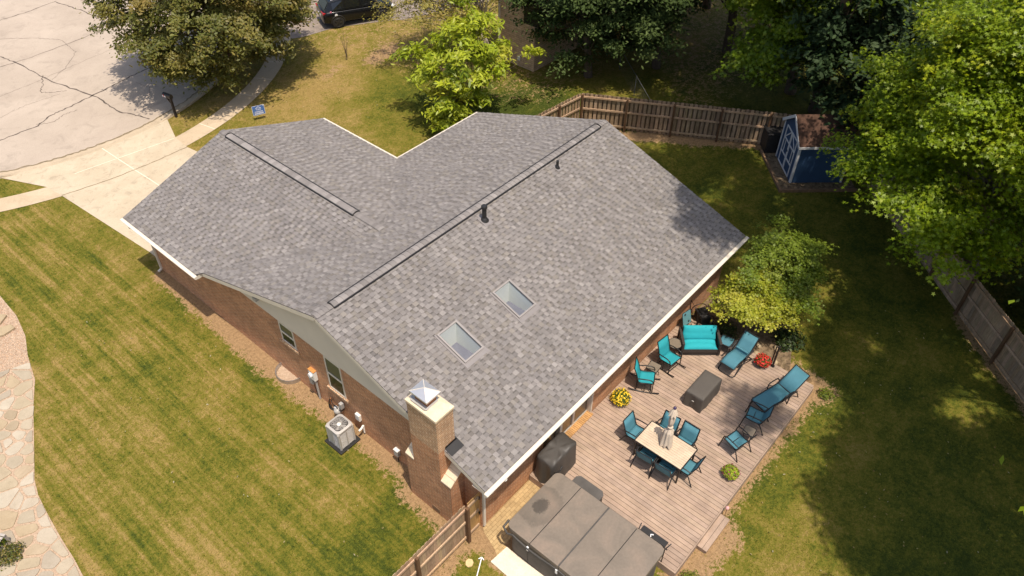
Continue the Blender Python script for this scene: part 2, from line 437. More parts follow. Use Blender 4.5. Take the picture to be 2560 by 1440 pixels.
def mask(x, y):
    """R dryness, G bare soil"""
    x = np.asarray(x, float); y = np.asarray(y, float)
    dry = np.full(x.shape, .62)
    front = smooth(y, 17, 20)*smooth(x, 2, 5)
    dry = dry + .15*front
    dry = dry - .62*np.exp(-(((x-16.8)/3.0)**2+((y-19.3)/3.2)**2)) - .62*np.exp(-(((x-19.0)/3.2)**2+((y-14.5)/3.2)**2)) + .18*np.exp(-(((x-12.5)/2.5)**2+((y-25.0)/2.0)**2))
    dry = dry + .22*np.exp(-(((x-14.2)/2.4)**2+((y-23.5)/1.6)**2))
    back = smooth(-y, -2, 5.0)*smooth(x, 4, 7) + smooth(x, 14.0, 15.5)*smooth(-y, -12, -10)
    dry = dry - .30*np.clip(back, 0, 1)
    dry = dry + .06*np.exp(-(((x-5.5)/3.2)**2+((y+6.6)/1.6)**2))
    # mowing stripes on the side lawn, along the wall
    side = smooth(-x, -.2, 1.2)*smooth(y, -2, 1)
    ph = x*0.97+y*0.04+.25*np.sin(y*.35)
    ww = .4+1.2*vnoise(x, y, 9, .35)
    dry = dry + side*ww*(.07*np.sin(ph*2*PI/1.05) + .0*np.sin(ph*2*PI/.47+1.0))
    dry = dry + .28*(vnoise(x, y, 21, .75)-.5) + .3*(vnoise(x, y, 22, 1.9)-.5)
    dry = dry + .16*side*smooth(-x, 3.8, 5.5) - .10*side*smooth(-x, 1.5, 3.5)
    dry = dry - .15*np.exp(-(((x+.75)/.55)**2))*smooth(y, 1, 3)*(1-smooth(y, 14, 17)) - .25*smooth(-x, -1.0, .5)*np.exp(-(((y-2.2)/1.8)**2))
    nz = vnoise(x, y, 3, 1.3)
    soil = np.zeros(x.shape)
    for a, b, wd, amp in (((.2, 17.0), (.2, 12.2), .42, .95), ((.15, 12.2), (.15, 8.2), .5, .92), ((.15, 8.2), (.25, 2.8), .52, .82), ((-.2, 2.8), (-.2, 1.1), .34, .85),
                          ((-1.9, .35), (.3, .5), .28, .8), ((.3, .3), (.2, -.5), .55, 1.0), ((4.6, -4.66), (11.3, -4.6), .2, .70), ((11.5, -4.7), (11.6, -2.0), .55, .95),
                          ((2.4, -4.7), (4.6, -5.0), .55, .85), ((19.5, 11.2), (20.5, 9.1), .35, .9), ((20.5, 9.1), (24.4, 3.6), .5, .95), ((18.3, -7.2), (15.0, -10.8), .38, .8), ((23.9, 3.6), (23.3, 2.0), .5, .8),
                          ((14.4, 24.6), (15.6, 25.0), .35, .55), ((17.4, 24.2), (19.2, 24.6), .7, .75), ((19, 21), (21, 18), .9, .6)):
        d = dseg(x, y, a, b); soil = np.maximum(soil, amp*(1-smooth(d, wd*.1, wd*1.55+.45*nz)))
    soil = np.maximum(soil, .75*smooth(x+.2*y, 19.8, 23.5)*smooth(y, 12, 15)*.5)
    fw_ = smooth(x-1.0*y, 12.5, 17)*smooth(y, 4.5, 9)     # wood floor behind the back fence
    soil = np.maximum(soil, .42*fw_)
    return np.clip(dry, -.3, 1.2), np.clip(soil, 0, 1), side*(.55+.45*vnoise(x, y, 41, .5))
def make_lawn():
    # fine grid near, coarse skirt to the horizon; one sheet
    xs = np.concatenate([np.array([-400, -150, -60, -30, -18]), np.arange(-12, 34.01, .3), np.array([38, 46, 60, 100, 200, 420])])
    ys = np.concatenate([np.array([-400, -150, -60, -30]), np.arange(-16, 40.01, .3), np.array([44, 52, 66, 110, 200, 420])])
    X, Y = np.meshgrid(xs, ys); nx, ny = len(xs), len(ys)
    Z = np.zeros(X.shape)
    v = np.stack([X.ravel(), Y.ravel(), Z.ravel()], 1)
    i = np.arange(nx-1)[None, :]+np.arange(ny-1)[:, None]*nx
    f = np.stack([i, i+1, i+1+nx, i+nx], -1).reshape(-1, 4)
    me = bpy.data.meshes.new('lawn'); me.from_pydata(v.tolist(), [], f.tolist())
    d, s, sd_ = mask(v[:, 0], v[:, 1]); a = np.ones((len(v), 4), dtype=np.float32); a[:, 0] = d; a[:, 1] = s; a[:, 2] = sd_
    me.color_attributes.new('mask', 'FLOAT_COLOR', 'POINT').data.foreach_set('color', a.ravel())
    me.materials.append(MATS['lawn'])
    o = bpy.data.objects.new('lawn', me); COL.objects.link(o); return struct(o)
make_lawn()

def strip(m, pts, wd, z, jit=0.0, c=(1, 1, 1), sub=1, taper=False):
    P = [Vector((p[0], p[1], 0)) for p in pts]; Q = []
    for i in range(len(P)-1):
        for k in range(sub): Q.append(P[i].lerp(P[i+1], k/sub))
    Q.append(P[-1]); n = len(Q); L_, Rr = [], []
    for i, p in enumerate(Q):
        d = (Q[min(i+1, n-1)]-Q[max(i-1, 0)]).normalized(); nn = Vector((-d.y, d.x, 0))
        p = p+nn*random.uniform(-jit, jit)
        ww = wd*random.uniform(.55, 1.45) if jit else wd
        if taper: ww *= .35+.65*math.sin(PI*min(1, max(0, i/(n-1))))
        L_.append(p+nn*ww/2); Rr.append(p-nn*ww/2)
    for i in range(n-1):
        m.face([(L_[i].x, L_[i].y, z), (Rr[i].x, Rr[i].y, z), (Rr[i+1].x, Rr[i+1].y, z), (L_[i+1].x, L_[i+1].y, z)], c)
def ring(r0, r1, a0, a1, z0, z1, n=90, thick=0.0):
    m = MB(); pts0 = []; pts1 = []
    for k in range(n+1):
        a = a0+(a1-a0)*k/n; c, s = math.cos(a), math.sin(a)
        pts0.append((CC[0]+r0*c, CC[1]+r0*s, z0)); pts1.append((CC[0]+r1*c, CC[1]+r1*s, z1))
    for k in range(n): m.face([pts0[k], pts0[k+1], pts1[k+1], pts1[k]] if (a1 > a0) == (r1 < r0) else [pts0[k], pts1[k], pts1[k+1], pts0[k+1]])
    return m
# street: concrete turning circle with a lead-in going away
st = MB(); st.face([(CC[0]+12.02*math.cos(2*PI*k/120), CC[1]+12.02*math.sin(2*PI*k/120), .012) for k in range(120)])
street = struct(st.build('street', 'street'))
st = MB(); st.face([(-10.5, 44.0, .008), (-8.6, 36.0, .008), (-60, 70, .008), (-56, 78, .008)]); st.build('road_surface', 'street', street)
# rolled kerb
kb = MB()
prof = [(12.0, .013), (12.28, .03), (12.36, .105), (12.5, .115), (12.52, .0)]
A0, A1, NK = R_(180), R_(360), 130
for i in range(len(prof)-1):
    for k in range(NK):
        a, b = A0+(A1-A0)*k/NK, A0+(A1-A0)*(k+1)/NK
        q = []
        for aa, (r, z) in ((a, prof[i]), (a, prof[i+1]), (b, prof[i+1]), (b, prof[i])):
            # lower kerb across the driveway
            px, py = CC[0]+r*math.cos(aa), CC[1]+r*math.sin(aa)
            dk = min(1, max(0, (abs(px-2.8)-3.3)/.6)) if py < CC[1] else 1
            q.append((px, py, max(z*(.25+.75*dk), .004)))
        kb.face(q[::-1] if False else q)
kerb_o = struct(kb.build('kerb', 'kerb'))
kd = MB(); strip(kd, [(CC[0]+12.0*math.cos(a), CC[1]+12.0*math.sin(a)) for a in np.linspace(R_(182), R_(352), 60)], .07, .0225, .05, sub=4); kd.build('gutter_line', 'joint_dark', kerb_o)  # dark uneven line where street meets kerb
def arc_strip(r0, r1, x0, x1, z, n=60):
    """walk strip concentric with the street, between two x positions (south side)"""
    m = MB()
    def pt(r, x): return (x, CC[1]-math.sqrt(r*r-(x-CC[0])**2), z)
    for k in range(n):
        xa, xb = x0+(x1-x0)*k/n, x0+(x1-x0)*(k+1)/n
        m.face([pt(r1, xa), pt(r1, xb), pt(r0, xb), pt(r0, xa)])
    return m
sw = arc_strip(14.15, 15.2, -9.5, 18.0, .020, 90); sidewalk = struct(sw.build('sidewalk', 'walk'))
# driveway (apron flares to the kerb)
dv = MB()
def kerb_y(x, r): return CC[1]-math.sqrt(r*r-(x-CC[0])**2)
ap = [(-1.15, kerb_y(-1.15, 12.45))]+[(x, kerb_y(x, 12.45)) for x in np.linspace(-.8, 6.2, 16)]+[(6.5, kerb_y(6.5, 12.45)), (5.83, 25.28), (5.74, 24.16), (5.9, 23.0), (8.4, 20.3), (8.5, 17.25), (.52, 17.25), (.52, 18.6), (.03, 24.85), (-.10, 25.95)]
dv.face([(x, y, .026) for x, y in ap][::-1]); driveway = struct(dv.build('driveway', 'drive'))
ck = MB()
for pts, wd in (([(3.97, 39.81), (4.27, 38.22), (4.52, 34.94), (5.25, 31.93), (5.31, 29.48), (5.95, 27.78)], .07),
                ([(-3.0, 30.9), (0.21, 31.26), (2.0, 31.22), (2.83, 31.69), (3.79, 31.77), (5.29, 32.01), (6.88, 32.30), (8.29, 32.5), (11.5, 33.0)], .075),
                ([(-1.5, 38.6), (3.42, 38.56), (5.32, 38.44), (9.59, 38.72), (13, 38.9)], .04),
                ([(2, 44.5), (6.02, 44.47), (7.66, 44.41), (9.53, 44.68)], .05), ([(9.44, 44.51), (9.88, 42.36), (10.08, 39.63), (10.3, 37)], .06)):
    strip(ck, pts, wd, .017, .045, sub=9)
for pts, wd in (([(4.92, 41.98), (6.35, 40.61), (7.14, 39.36), (7.02, 37.27), (5.75, 35.88), (4.62, 35.15)], .022), ([(4.5, 36.0), (4.0, 34.9), (3.6, 34.3), (3.9, 33.9), (4.6, 33.5)], .035),
                ([(2.0, 31.4), (2.6, 31.0), (3.4, 31.3), (4.0, 31.2)], .03), ([(0.5, 35.6), (2.2, 35.4), (4.3, 35.6), (6.6, 35.9), (9.8, 36.2)], .014), ([(1, 33.3), (2.5, 33.6), (4.2, 33.4)], .014), ([(7, 29.6), (7.6, 30.6), (7.4, 31.6)], .014)):
    strip(ck, pts, wd, .0165, .05, sub=10)
ck.build('crack', 'tar', street)
jn = MB()
for pts, wd in (([(1.2, 26.0), (1.58, 25.95), (5.75, 25.28)], .03), ([(3.05, 27.02), (3.14, 24.2), (3.2, 22.9)], .035)): strip(jn, pts, wd, .031, 0, sub=3)
strip(jn, [(3.2, 22.9), (3.3, 17.3)], .03, .031)
jn.build('joint', 'joint', driveway)
jd = MB(); strip(jd, [(.03, 24.85), (2.04, 24.40), (3.9, 24.22), (5.72, 24.17)], .045, .0315, .02, sub=10); jd.build('expansion_joint', 'joint_dark', driveway)
js = MB()
for x in (-6.5, -4.2, -1.9, 7.3, 8.8, 10.3, 11.8, 13.3, 14.8):
    dx, dy = x-CC[0], kerb_y(x, 14.15)-CC[1]; k = 15.2/14.15
    strip(js, [(x, kerb_y(x, 14.15)), (CC[0]+dx*k, CC[1]+dy*k)], .03, .0245)
js.build('joint', 'joint', sidewalk)
# the neighbour's worn driveway and dirt by it
nd = MB(); nd.face([(x, y, .015) for x, y in ((15.6, 29.9), (16.6, 29.35), (18.6, 28.95), (20.4, 27.9), (22.3, 26.7), (26.0, 25.2), (31, 23.5), (33, 29), (24.5, 33.4), (18.5, 36.2), (14.9, 34.4))][::-1])
struct(nd.build('neighbour_driveway', 'asphalt'))
# paver strip beside the house and hot tub
pv = MB(); pv.face([(x, y, .012) for x, y in ((2.62, .44), (.34, .44), (.22, .30), (.02, -.30), (-.12, -.52), (.30, -.62), (.30, -.40), (2.62, -.40))])
struct(pv.build('paver_strip', 'paver'))
sb = MB(); sb.prism([(-.33, -.45), (.30, -.50), (.34, -4.3), (-.45, -4.2)], -.02, .05); struct(sb.build('concrete_slab', 'slab_white', bevel=.01))
# planting bed under the small maple
bd = MB(); bd.face([(x, y, .010) for x, y in ((10.9, .42), (13.6, .42), (15.0, -.2), (14.6, -1.8), (13.0, -3.0), (12.1, -3.4), (11.28, -3.7), (11.28, -.5))][::-1]); struct(bd.build('planting_bed', 'mulch'))

# ------------------------------------------------------------------ flagstone path at the left edge
def path_pt(t, s):
    k = min(int(t), len(PATH)-2); f = t-k
    a = Vector((*PATH[k], 0)); b = Vector((*PATH[k+1], 0)); p = a.lerp(b, f)
    def tan(i):
        q0 = Vector((*PATH[max(i-1, 0)], 0)); q1 = Vector((*PATH[min(i+1, len(PATH)-1)], 0)); return (q1-q0).normalized()
    d = tan(k).lerp(tan(k+1), f).normalized(); nn = Vector((d.y, -d.x, 0))
    return p+nn*s
bs = MB()
for i in range(len(PATH)-1):
    for j in range(3):
        t0, t1 = i+j/3, i+(j+1)/3
        a, b, c_, d_ = path_pt(t0, -.02), path_pt(min(t1, len(PATH)-1.001), -.02), path_pt(min(t1, len(PATH)-1.001), 3.2), path_pt(t0, 3.2)
        bs.face([(q.x, q.y, .012) for q in (a, b, c_, d_)][::-1])
stone_path = struct(bs.build('stone_path', 'gravel'))
# arc length parametrisation
tt = np.linspace(4.3, len(PATH)-1.01, 400); pl = [path_pt(t, .0) for t in tt]
al = np.concatenate([[0], np.cumsum([(pl[i+1]-pl[i]).length for i in range(len(pl)-1)])])
LEN = al[-1]; WID = 1.75
cells = []
tries = 0
while len(cells) < 92 and tries < 6000:
    tries += 1; q = (random.uniform(0, LEN), random.uniform(0, WID)); md = .30 if random.random() < .55 else .42
    if all(math.hypot(q[0]-c[0], q[1]-c[1]) > md for c in cells): cells.append(q)
tones = [(.98, .97, .95), (1.0, .96, .88), (.90, .89, .90), (1.05, 1.03, 1.0), (1.0, .92, .80), (1.16, 1.18, 1.22), (.86, .80, .72), (1.02, .94, .85), (1.1, 1.1, 1.12)]
for i, q in enumerate(cells):
    poly = [(0, 0), (LEN, 0), (LEN, WID), (0, WID)]
    pls = []
    for j, r in enumerate(cells):
        if j == i: continue
        dx, dy = r[0]-q[0], r[1]-q[1]; dd = math.hypot(dx, dy)
        if dd > 1.6: continue
        mx, my = (q[0]+r[0])/2, (q[1]+r[1])/2; nx, ny = -dx/dd, -dy/dd
        pls.append((nx, ny, -(nx*mx+ny*my)-random.uniform(.016, .05)))
    poly = clip_poly(poly, pls)
    if not poly: continue
    # cut corners a little, so the outline reads as split stone
    P2 = []
    for k in range(len(poly)):
        p, a, b = poly[k], poly[k-1], poly[(k+1) % len(poly)]
        la, lb = math.hypot(a[0]-p[0], a[1]-p[1]), math.hypot(b[0]-p[0], b[1]-p[1])
        ca, cb = min(.25, .05/max(la, .01)), min(.25, .05/max(lb, .01))
        P2.append((p[0]+(a[0]-p[0])*ca, p[1]+(a[1]-p[1])*ca)); P2.append((p[0]+(b[0]-p[0])*cb, p[1]+(b[1]-p[1])*cb))
    wp = []
    for (l, s) in P2:
        t = float(np.interp(l, al, tt)); e = path_pt(min(t, len(PATH)-1.01), s+random.uniform(-.008, .008)+(.10*float(vnoise(l, 0, 5, 1.4))-.05 if s < .02 else 0)); wp.append((e.x, e.y))
    m = MB(); m.prism(wp, 0.0, .030+random.uniform(0, .012), random.choice(tones)); m.build('paving_stone', None, stone_path, bevel=.008, seg=1)
# stone material with tint
def stone_tint():
    m = MATS['stone']; n = m.node_tree; p = [x for x in n.nodes if x.type == 'BSDF_PRINCIPLED'][0]
    l = p.inputs['Base Color'].links[0].from_socket; at = N(n, 'Attribute', attribute_name='tint')
    c = mix(n, 1.0, l, at.outputs[0], 'MULTIPLY'); n.links.new(c, p.inputs['Base Color'])
stone_tint()
for o in stone_path.children: o.data.materials.append(MATS['stone'])
for loc, rz, lab in (((-5.16, 19.22, 0), .3, 'thick pale slab of loose stone on the gravel, half out of the picture'), ((-5.22, 18.52, 0), -.2, 'flat tan slab of loose stone on the gravel above the paved path')):
    m = MB(); m.prism([(-.40, -.16), (-.05, -.24), (.34, -.10), (.26, .17), (-.1, .25), (-.42, .16)], .012, .10, (1.02, .94, .8))
    o = m.build('loose_slab', 'stone', bevel=.012, seg=1); o.location = loc; o.rotation_euler = (0, 0, rz); tag(o, lab, 'slab', 'loose slabs on the gravel')
# pebbles
def pebbles():
    n = 5200; t = rng.uniform(.9, 5.0, n); s = rng.uniform(.0, 1.3, n)
    n2 = 2600; t = np.concatenate([t, rng.uniform(5.0, 13.5, n2)]); s = np.concatenate([s, rng.uniform(0, 1.5, n2)])
    P = np.array([path_pt(float(a), float(b))[:2] for a, b in zip(t, s)])
    base = np.array([(1, 0, 0), (-1, 0, 0), (0, 1, 0), (0, -1, 0), (0, 0, 1), (0, 0, -1)], float)*np.array([1, .8, .55])
    fc = np.array([(0, 2, 4), (2, 1, 4), (1, 3, 4), (3, 0, 4), (2, 0, 5), (1, 2, 5), (3, 1, 5), (0, 3, 5)])
    k = len(P); a = rng.uniform(0, 2*PI, k); sz = rng.uniform(.012, .032, k); sz[n:] *= .6
    c, s_ = np.cos(a), np.sin(a)
    V = np.empty((k, 6, 3)); V[:, :, 0] = base[:, 0]*c[:, None]-base[:, 1]*s_[:, None]; V[:, :, 1] = base[:, 0]*s_[:, None]+base[:, 1]*c[:, None]; V[:, :, 2] = base[:, 2]
    V *= sz[:, None, None]; V[:, :, 0] += P[:, 0:1]; V[:, :, 1] += P[:, 1:2]; V[:, :, 2] += .014
    F = (fc[None]+np.arange(k)[:, None, None]*6).reshape(-1, 3)
    T = rng.choice(np.array([(1, 1, 1), (1.25, 1.2, 1.15), (.75, .68, .62), (1.1, .92, .78), (.9, .8, .75)]), k)
    o = raw_mesh('gravel', V.reshape(-1, 3), F, np.repeat(T, 6, 0), 'pebble'); o['kind'] = 'stuff'
def raw_mesh(name, V, F, T, mat, parent=None, smooth_=False, extra=None):
    me = bpy.data.meshes.new(name); nv, nf = len(V), len(F); k = F.shape[1]
    me.vertices.add(nv); me.vertices.foreach_set('co', np.asarray(V, dtype=np.float32).ravel())
    me.loops.add(nf*k); me.loops.foreach_set('vertex_index', np.asarray(F, dtype=np.int32).ravel())
    me.polygons.add(nf); me.polygons.foreach_set('loop_start', np.arange(nf, dtype=np.int32)*k)
    try: me.polygons.foreach_set('loop_total', np.full(nf, k, dtype=np.int32))
    except Exception: pass
    me.update(calc_edges=True)
    for nm, arr in [('tint', T)]+list((extra or {}).items()):
        a = np.ones((nv, 4), dtype=np.float32); a[:, :3] = arr
        me.color_attributes.new(nm, 'FLOAT_COLOR', 'POINT').data.foreach_set('color', a.ravel())
    me.materials.append(MATS[mat])
    o = bpy.data.objects.new(name, me); COL.objects.link(o)
    if parent is not None: o.parent = parent
    return o
pebbles()

# ------------------------------------------------------------------ house
L, W, RV, HE, ZR, HF, SL = 13.97, 13.08, 6.44, 2.667, 4.854, 2.60, .3393
G0, GW, GM, ZG, GV = -.18, 9.11, 4.466, 4.135, 17.77
MV = RV+(ZR-ZG)/SL
WU0, WU1, WV0, WV1, GV1, GU1 = .31, 13.67, .45, 12.63, 17.32, 8.66
house = thing('brick_house', 'single storey brick house with grey shingle roof and garage wing', 'house', (0, 0, 0))
# brick walls: main box and garage box, as thick shells (side faces)
wl = MB()
def wall_poly(m, pts): m.face(pts)
DU0, DU1, DREC = 3.05, 5.52, .22       # patio door recess
top = 2.70
# gable wall (u = WU0) up to siding line
wl.face([(WU0, WV1, 0), (WU0, WV0, 0), (WU0, WV0, top), (WU0, WV1, top)][::1])
wl.face([(WU0, GV1, 0), (WU0, WV1, 0), (WU0, WV1, 2.62), (WU0, GV1, 2.62)])
# patio wall with a recess for the doors
wl.face([(WU0, WV0, 0), (DU0, WV0, 0), (DU0, WV0, top), (WU0, WV0, top)])
wl.face([(DU1, WV0, 0), (WU1, WV0, 0), (WU1, WV0, top), (DU1, WV0, top)])
wl.face([(DU0, WV0, 2.35), (DU1, WV0, 2.35), (DU1, WV0, top), (DU0, WV0, top)])
wl.face([(DU1, WV0, 0), (DU1, WV0, 2.35), (DU1, WV0+DREC, 2.35), (DU1, WV0+DREC, 0)])
wl.face([(DU0, WV0+DREC, 0), (DU0, WV0+DREC, 2.35), (DU0, WV0, 2.35), (DU0, WV0, 0)])
wl.face([(DU0, WV0+DREC, 0), (DU1, WV0+DREC, 0), (DU1, WV0+DREC, 2.35), (DU0, WV0+DREC, 2.35)])
# right gable, fronts, garage
wl.face([(WU1, WV0, 0), (WU1, WV1, 0), (WU1, WV1, 2.6), (WU1, WV0, 2.6)])
wl.face([(WU1, WV1, 0), (GU1, WV1, 0), (GU1, WV1, 2.6), (WU1, WV1, 2.6)])
wl.face([(GU1, WV1, 0), (GU1, GV1, 0), (GU1, GV1, 2.6), (GU1, WV1, 2.6)])
wl.face([(GU1, GV1, 0), (WU0, GV1, 0), (WU0, GV1, 2.6), (GU1, GV1, 2.6)])
wall = wl.build('wall', 'brick', house)
gd = MB(); gd.box(2.0, GV1+.005, .03, 6.9, GV1+.06, 2.2)
for k in range(1, 4): gd.box(2.0, GV1+.055, .03+k*.54, 6.9, GV1+.07, .05+k*.54)
gd.build('garage_door', 'door_white', house)
# gable siding: a proud clapboard triangle
sd = MB()
def zroof(v): return HE+SL*v if v <= RV else ZR-SL*(v-RV)
z = top; uu = WU0-.02
vlo, vhi = 2.62/SL-HE/SL, 0
k = 0
while z < ZR-.12:
    z1 = min(z+.13, ZR-.10)
    va, vb = (z+.06-HE)/SL, RV+(ZR-z-.06)/SL; va1, vb1 = (z1+.06-HE)/SL, RV+(ZR-z1-.06)/SL
    if vb > va:
        va, va1 = max(va, WV0), max(va1, WV0); vb, vb1 = min(vb, WV1), min(vb1, WV1)
        sd.face([(uu-.014, vb, z), (uu-.014, va, z), (uu, va1, z1), (uu, vb1, z1)])
        sd.face([(uu-.014, va, z), (uu-.014, vb, z), (uu+.02, vb, z), (uu+.02, va, z)])
    z += .13
sd.build('gable_siding', 'siding', house)
sd = MB(); sd.face([(WU1+.01, WV0, 2.6), (WU1+.01, WV1, 2.6), (WU1+.01, RV, ZR-.1)]); sd.build('far_siding', 'siding', house); sd = MB(); sd.face([(GU1-.4, GV1, 2.55), (WU0+.1, GV1, 2.55), (GM, GV1, ZG-.1)]); sd.build('far_siding', 'siding', house)

# roof: deck slabs and a raised tab for every shingle
PAL = [(.245, .227, .220), (.262, .243, .236), (.228, .211, .204), (.278, .258, .250), (.252, .230, .210), (.236, .220, .216), (.292, .272, .262), (.222, .203, .192)]
def shingle_slope(m, o, ax, bx, poly, dep=.03):
    """o origin, ax unit along the eave, bx unit up the slope (3D), poly in (a,b)"""
    o, ax, bx = Vector(o), Vector(ax).normalized(), Vector(bx).normalized(); nz = ax.cross(bx)
    if nz.z < 0: nz = -nz
    pls = planes_of(poly); flip = ax.cross(bx).z < 0
    def P(a, b, h): return o+ax*a+bx*b+nz*h
    def emit(pg, hf, col):
        pg = clip_poly(pg, pls)
        if not pg: return
        ar = sum(pg[i][0]*pg[(i+1) % len(pg)][1]-pg[(i+1) % len(pg)][0]*pg[i][1] for i in range(len(pg)))
        if abs(ar) < 1e-4: return
        if ar < 0: pg = pg[::-1]
        if flip: pg = pg[::-1]
        tp = [P(a, b, hf(b)) for a, b in pg]; m.face(tp, col)
        bt = [P(a, b, -.004) for a, b in pg]
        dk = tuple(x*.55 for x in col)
        for i in range(len(pg)):
            j = (i+1) % len(pg)
            m.face([tp[j], tp[i], bt[i], bt[j]], dk)
    am, ax_, bm_, bx_ = min(p[0] for p in poly), max(p[0] for p in poly), min(p[1] for p in poly), max(p[1] for p in poly)
    E_ = .146; b = math.floor(bm_/E_+1e-6)*E_
    # base slab
    pg = poly if sum(poly[i][0]*poly[(i+1) % len(poly)][1]-poly[(i+1) % len(poly)][0]*poly[i][1] for i in range(len(poly))) > 0 else poly[::-1]
    if flip: pg = pg[::-1]
    t_ = [P(a, bb, -.004) for a, bb in pg]; q_ = [P(a, bb, -dep) for a, bb in pg]
    m.face(t_, (.07, .066, .066)); m.face(q_[::-1], (.2, .18, .16))
    for i in range(len(pg)):
        j = (i+1) % len(pg); m.face([t_[j], t_[i], q_[i], q_[j]], (.09, .085, .085))
    while b < bx_:
        b1 = b+E_; a = am-random.uniform(0, .25); tooth = random.random() < .5
        while a < ax_:
            wd = random.choice((.10, .12, .13, .15)) if not tooth else random.choice((.12, .14, .15, .17))
            c = random.choice(PAL); f = random.uniform(.79, .94); c = tuple(x*f for x in c)
            if tooth:
                emit([(a, b), (a+wd, b), (a+wd, b1), (a, b1)], lambda bb, b=b: .004+.014*(1-(bb-b)/E_), c)
            else:
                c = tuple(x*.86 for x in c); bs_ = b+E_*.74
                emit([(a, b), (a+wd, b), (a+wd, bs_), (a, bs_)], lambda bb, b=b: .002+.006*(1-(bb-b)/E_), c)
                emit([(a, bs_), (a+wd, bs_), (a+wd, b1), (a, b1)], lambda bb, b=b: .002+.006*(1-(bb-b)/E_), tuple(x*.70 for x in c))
            a += wd; tooth = not tooth
        b = b1
rf = MB()
cs = math.sqrt(1+SL*SL)
bP = RV*cs
# chimney occupies u<.40, v 1.45..2.51 of the patio slope: cut it out
def up(v): return v*cs
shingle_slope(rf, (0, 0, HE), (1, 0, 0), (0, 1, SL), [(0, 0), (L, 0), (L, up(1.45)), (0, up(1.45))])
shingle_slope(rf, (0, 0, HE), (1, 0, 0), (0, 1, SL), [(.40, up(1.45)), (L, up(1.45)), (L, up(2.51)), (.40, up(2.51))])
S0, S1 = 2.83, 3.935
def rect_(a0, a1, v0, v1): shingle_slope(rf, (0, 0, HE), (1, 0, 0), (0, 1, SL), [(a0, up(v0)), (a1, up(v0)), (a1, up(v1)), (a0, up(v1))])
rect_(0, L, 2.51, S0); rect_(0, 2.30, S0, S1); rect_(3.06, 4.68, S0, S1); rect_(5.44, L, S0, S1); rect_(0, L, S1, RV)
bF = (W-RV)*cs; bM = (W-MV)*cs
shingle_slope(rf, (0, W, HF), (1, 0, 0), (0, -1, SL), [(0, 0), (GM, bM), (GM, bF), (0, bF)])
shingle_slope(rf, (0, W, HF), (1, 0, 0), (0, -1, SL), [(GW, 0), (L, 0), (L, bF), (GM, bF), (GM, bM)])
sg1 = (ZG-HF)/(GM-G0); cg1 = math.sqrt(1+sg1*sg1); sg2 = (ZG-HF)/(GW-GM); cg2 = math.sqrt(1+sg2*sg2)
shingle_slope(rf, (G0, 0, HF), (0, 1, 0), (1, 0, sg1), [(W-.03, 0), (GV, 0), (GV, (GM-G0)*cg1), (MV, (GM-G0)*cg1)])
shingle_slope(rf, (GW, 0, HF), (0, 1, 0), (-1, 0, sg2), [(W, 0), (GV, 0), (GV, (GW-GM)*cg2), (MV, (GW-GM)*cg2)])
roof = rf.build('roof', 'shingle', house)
# ridge vents and ridge caps
def ridge(name, p0, p1, v0, v1, s1, s2, ext0, ext1):
    """vent from v0 to v1 along p0->p1; plain caps outside it"""
    p0, p1 = Vector(p0), Vector(p1); d = (p1-p0).normalized(); n1 = Vector((0, 0, 1)).cross(d); n1.normalize()
    def prof(wd, lift):
        q = []
        for t in (-1, -.82, -.5, -.2, .2, .5, .82, 1):
            sl_ = s1 if t < 0 else s2; arch = (1-t*t)*.022
            q.append((t*wd, -sl_*abs(t)*wd+lift+arch-.03*(1-abs(t))))
        return q
    def run(m, a, b, wd, lift, col, lip=.0):
        pa = [p0+d*a+n1*x+Vector((0, 0, z+.012)) for x, z in prof(wd, lift)]; pb = [p0+d*b+n1*x+Vector((0, 0, z)) for x, z in prof(wd, lift)]
        k = len(pa)
        for i in range(k-1): m.face([pa[i], pb[i], pb[i+1], pa[i+1]], col, True)
        m.face([p-Vector((0, 0, .02)) for p in pa][::1]+pa[::-1], tuple(x*.5 for x in col))
    caps = MB(); a = v0
    while a < v1-.02:
        f = random.uniform(.76, 1.10); c = tuple(x*f for x in random.choice(PAL[:4]))
        run(caps, a, min(a+.195, v1), .13, .034, c); a += .19
    for lo, hi in ((ext0, v0), (v1, ext1)):
        a = lo
        while a < hi-.02:
            f = random.uniform(.72, 1.0); c = tuple(x*f for x in random.choice(PAL[:4])); run(caps, a, min(a+.16, hi), .13, .025, c); a += .15
    co = caps.build('ridge_cap', 'shingle', roof)
    vb = MB()
    for sgn, sl_ in ((-1, s1), (1, s2)):
        a = p0+d*v0; b = p0+d*v1; off = n1*sgn*.148; zz = Vector((0, 0, -sl_*.148+.032))
        vb.bar(a+off+zz, b+off+zz, .04, .04)
    for e in (v0, v1):
        a = p0+d*e; vb.bar(a+n1*-.145+Vector((0, 0, -s1*.145+.04)), a+Vector((0, 0, .05)), .02, .06); vb.bar(a+n1*.145+Vector((0, 0, -s2*.145+.04)), a+Vector((0, 0, .05)), .02, .06)
    vb.build('ridge_vent', 'black_plastic', roof)
ridge('main', (0, RV, ZR+.01), (L, RV, ZR+.01), .62, 13.45, SL, SL, .02, 13.95)
ridge('garage', (GM, GV, ZG+.01), (GM, MV, ZG+.01), .47, 7.85, sg2, sg1, .02, GV-MV-.05)
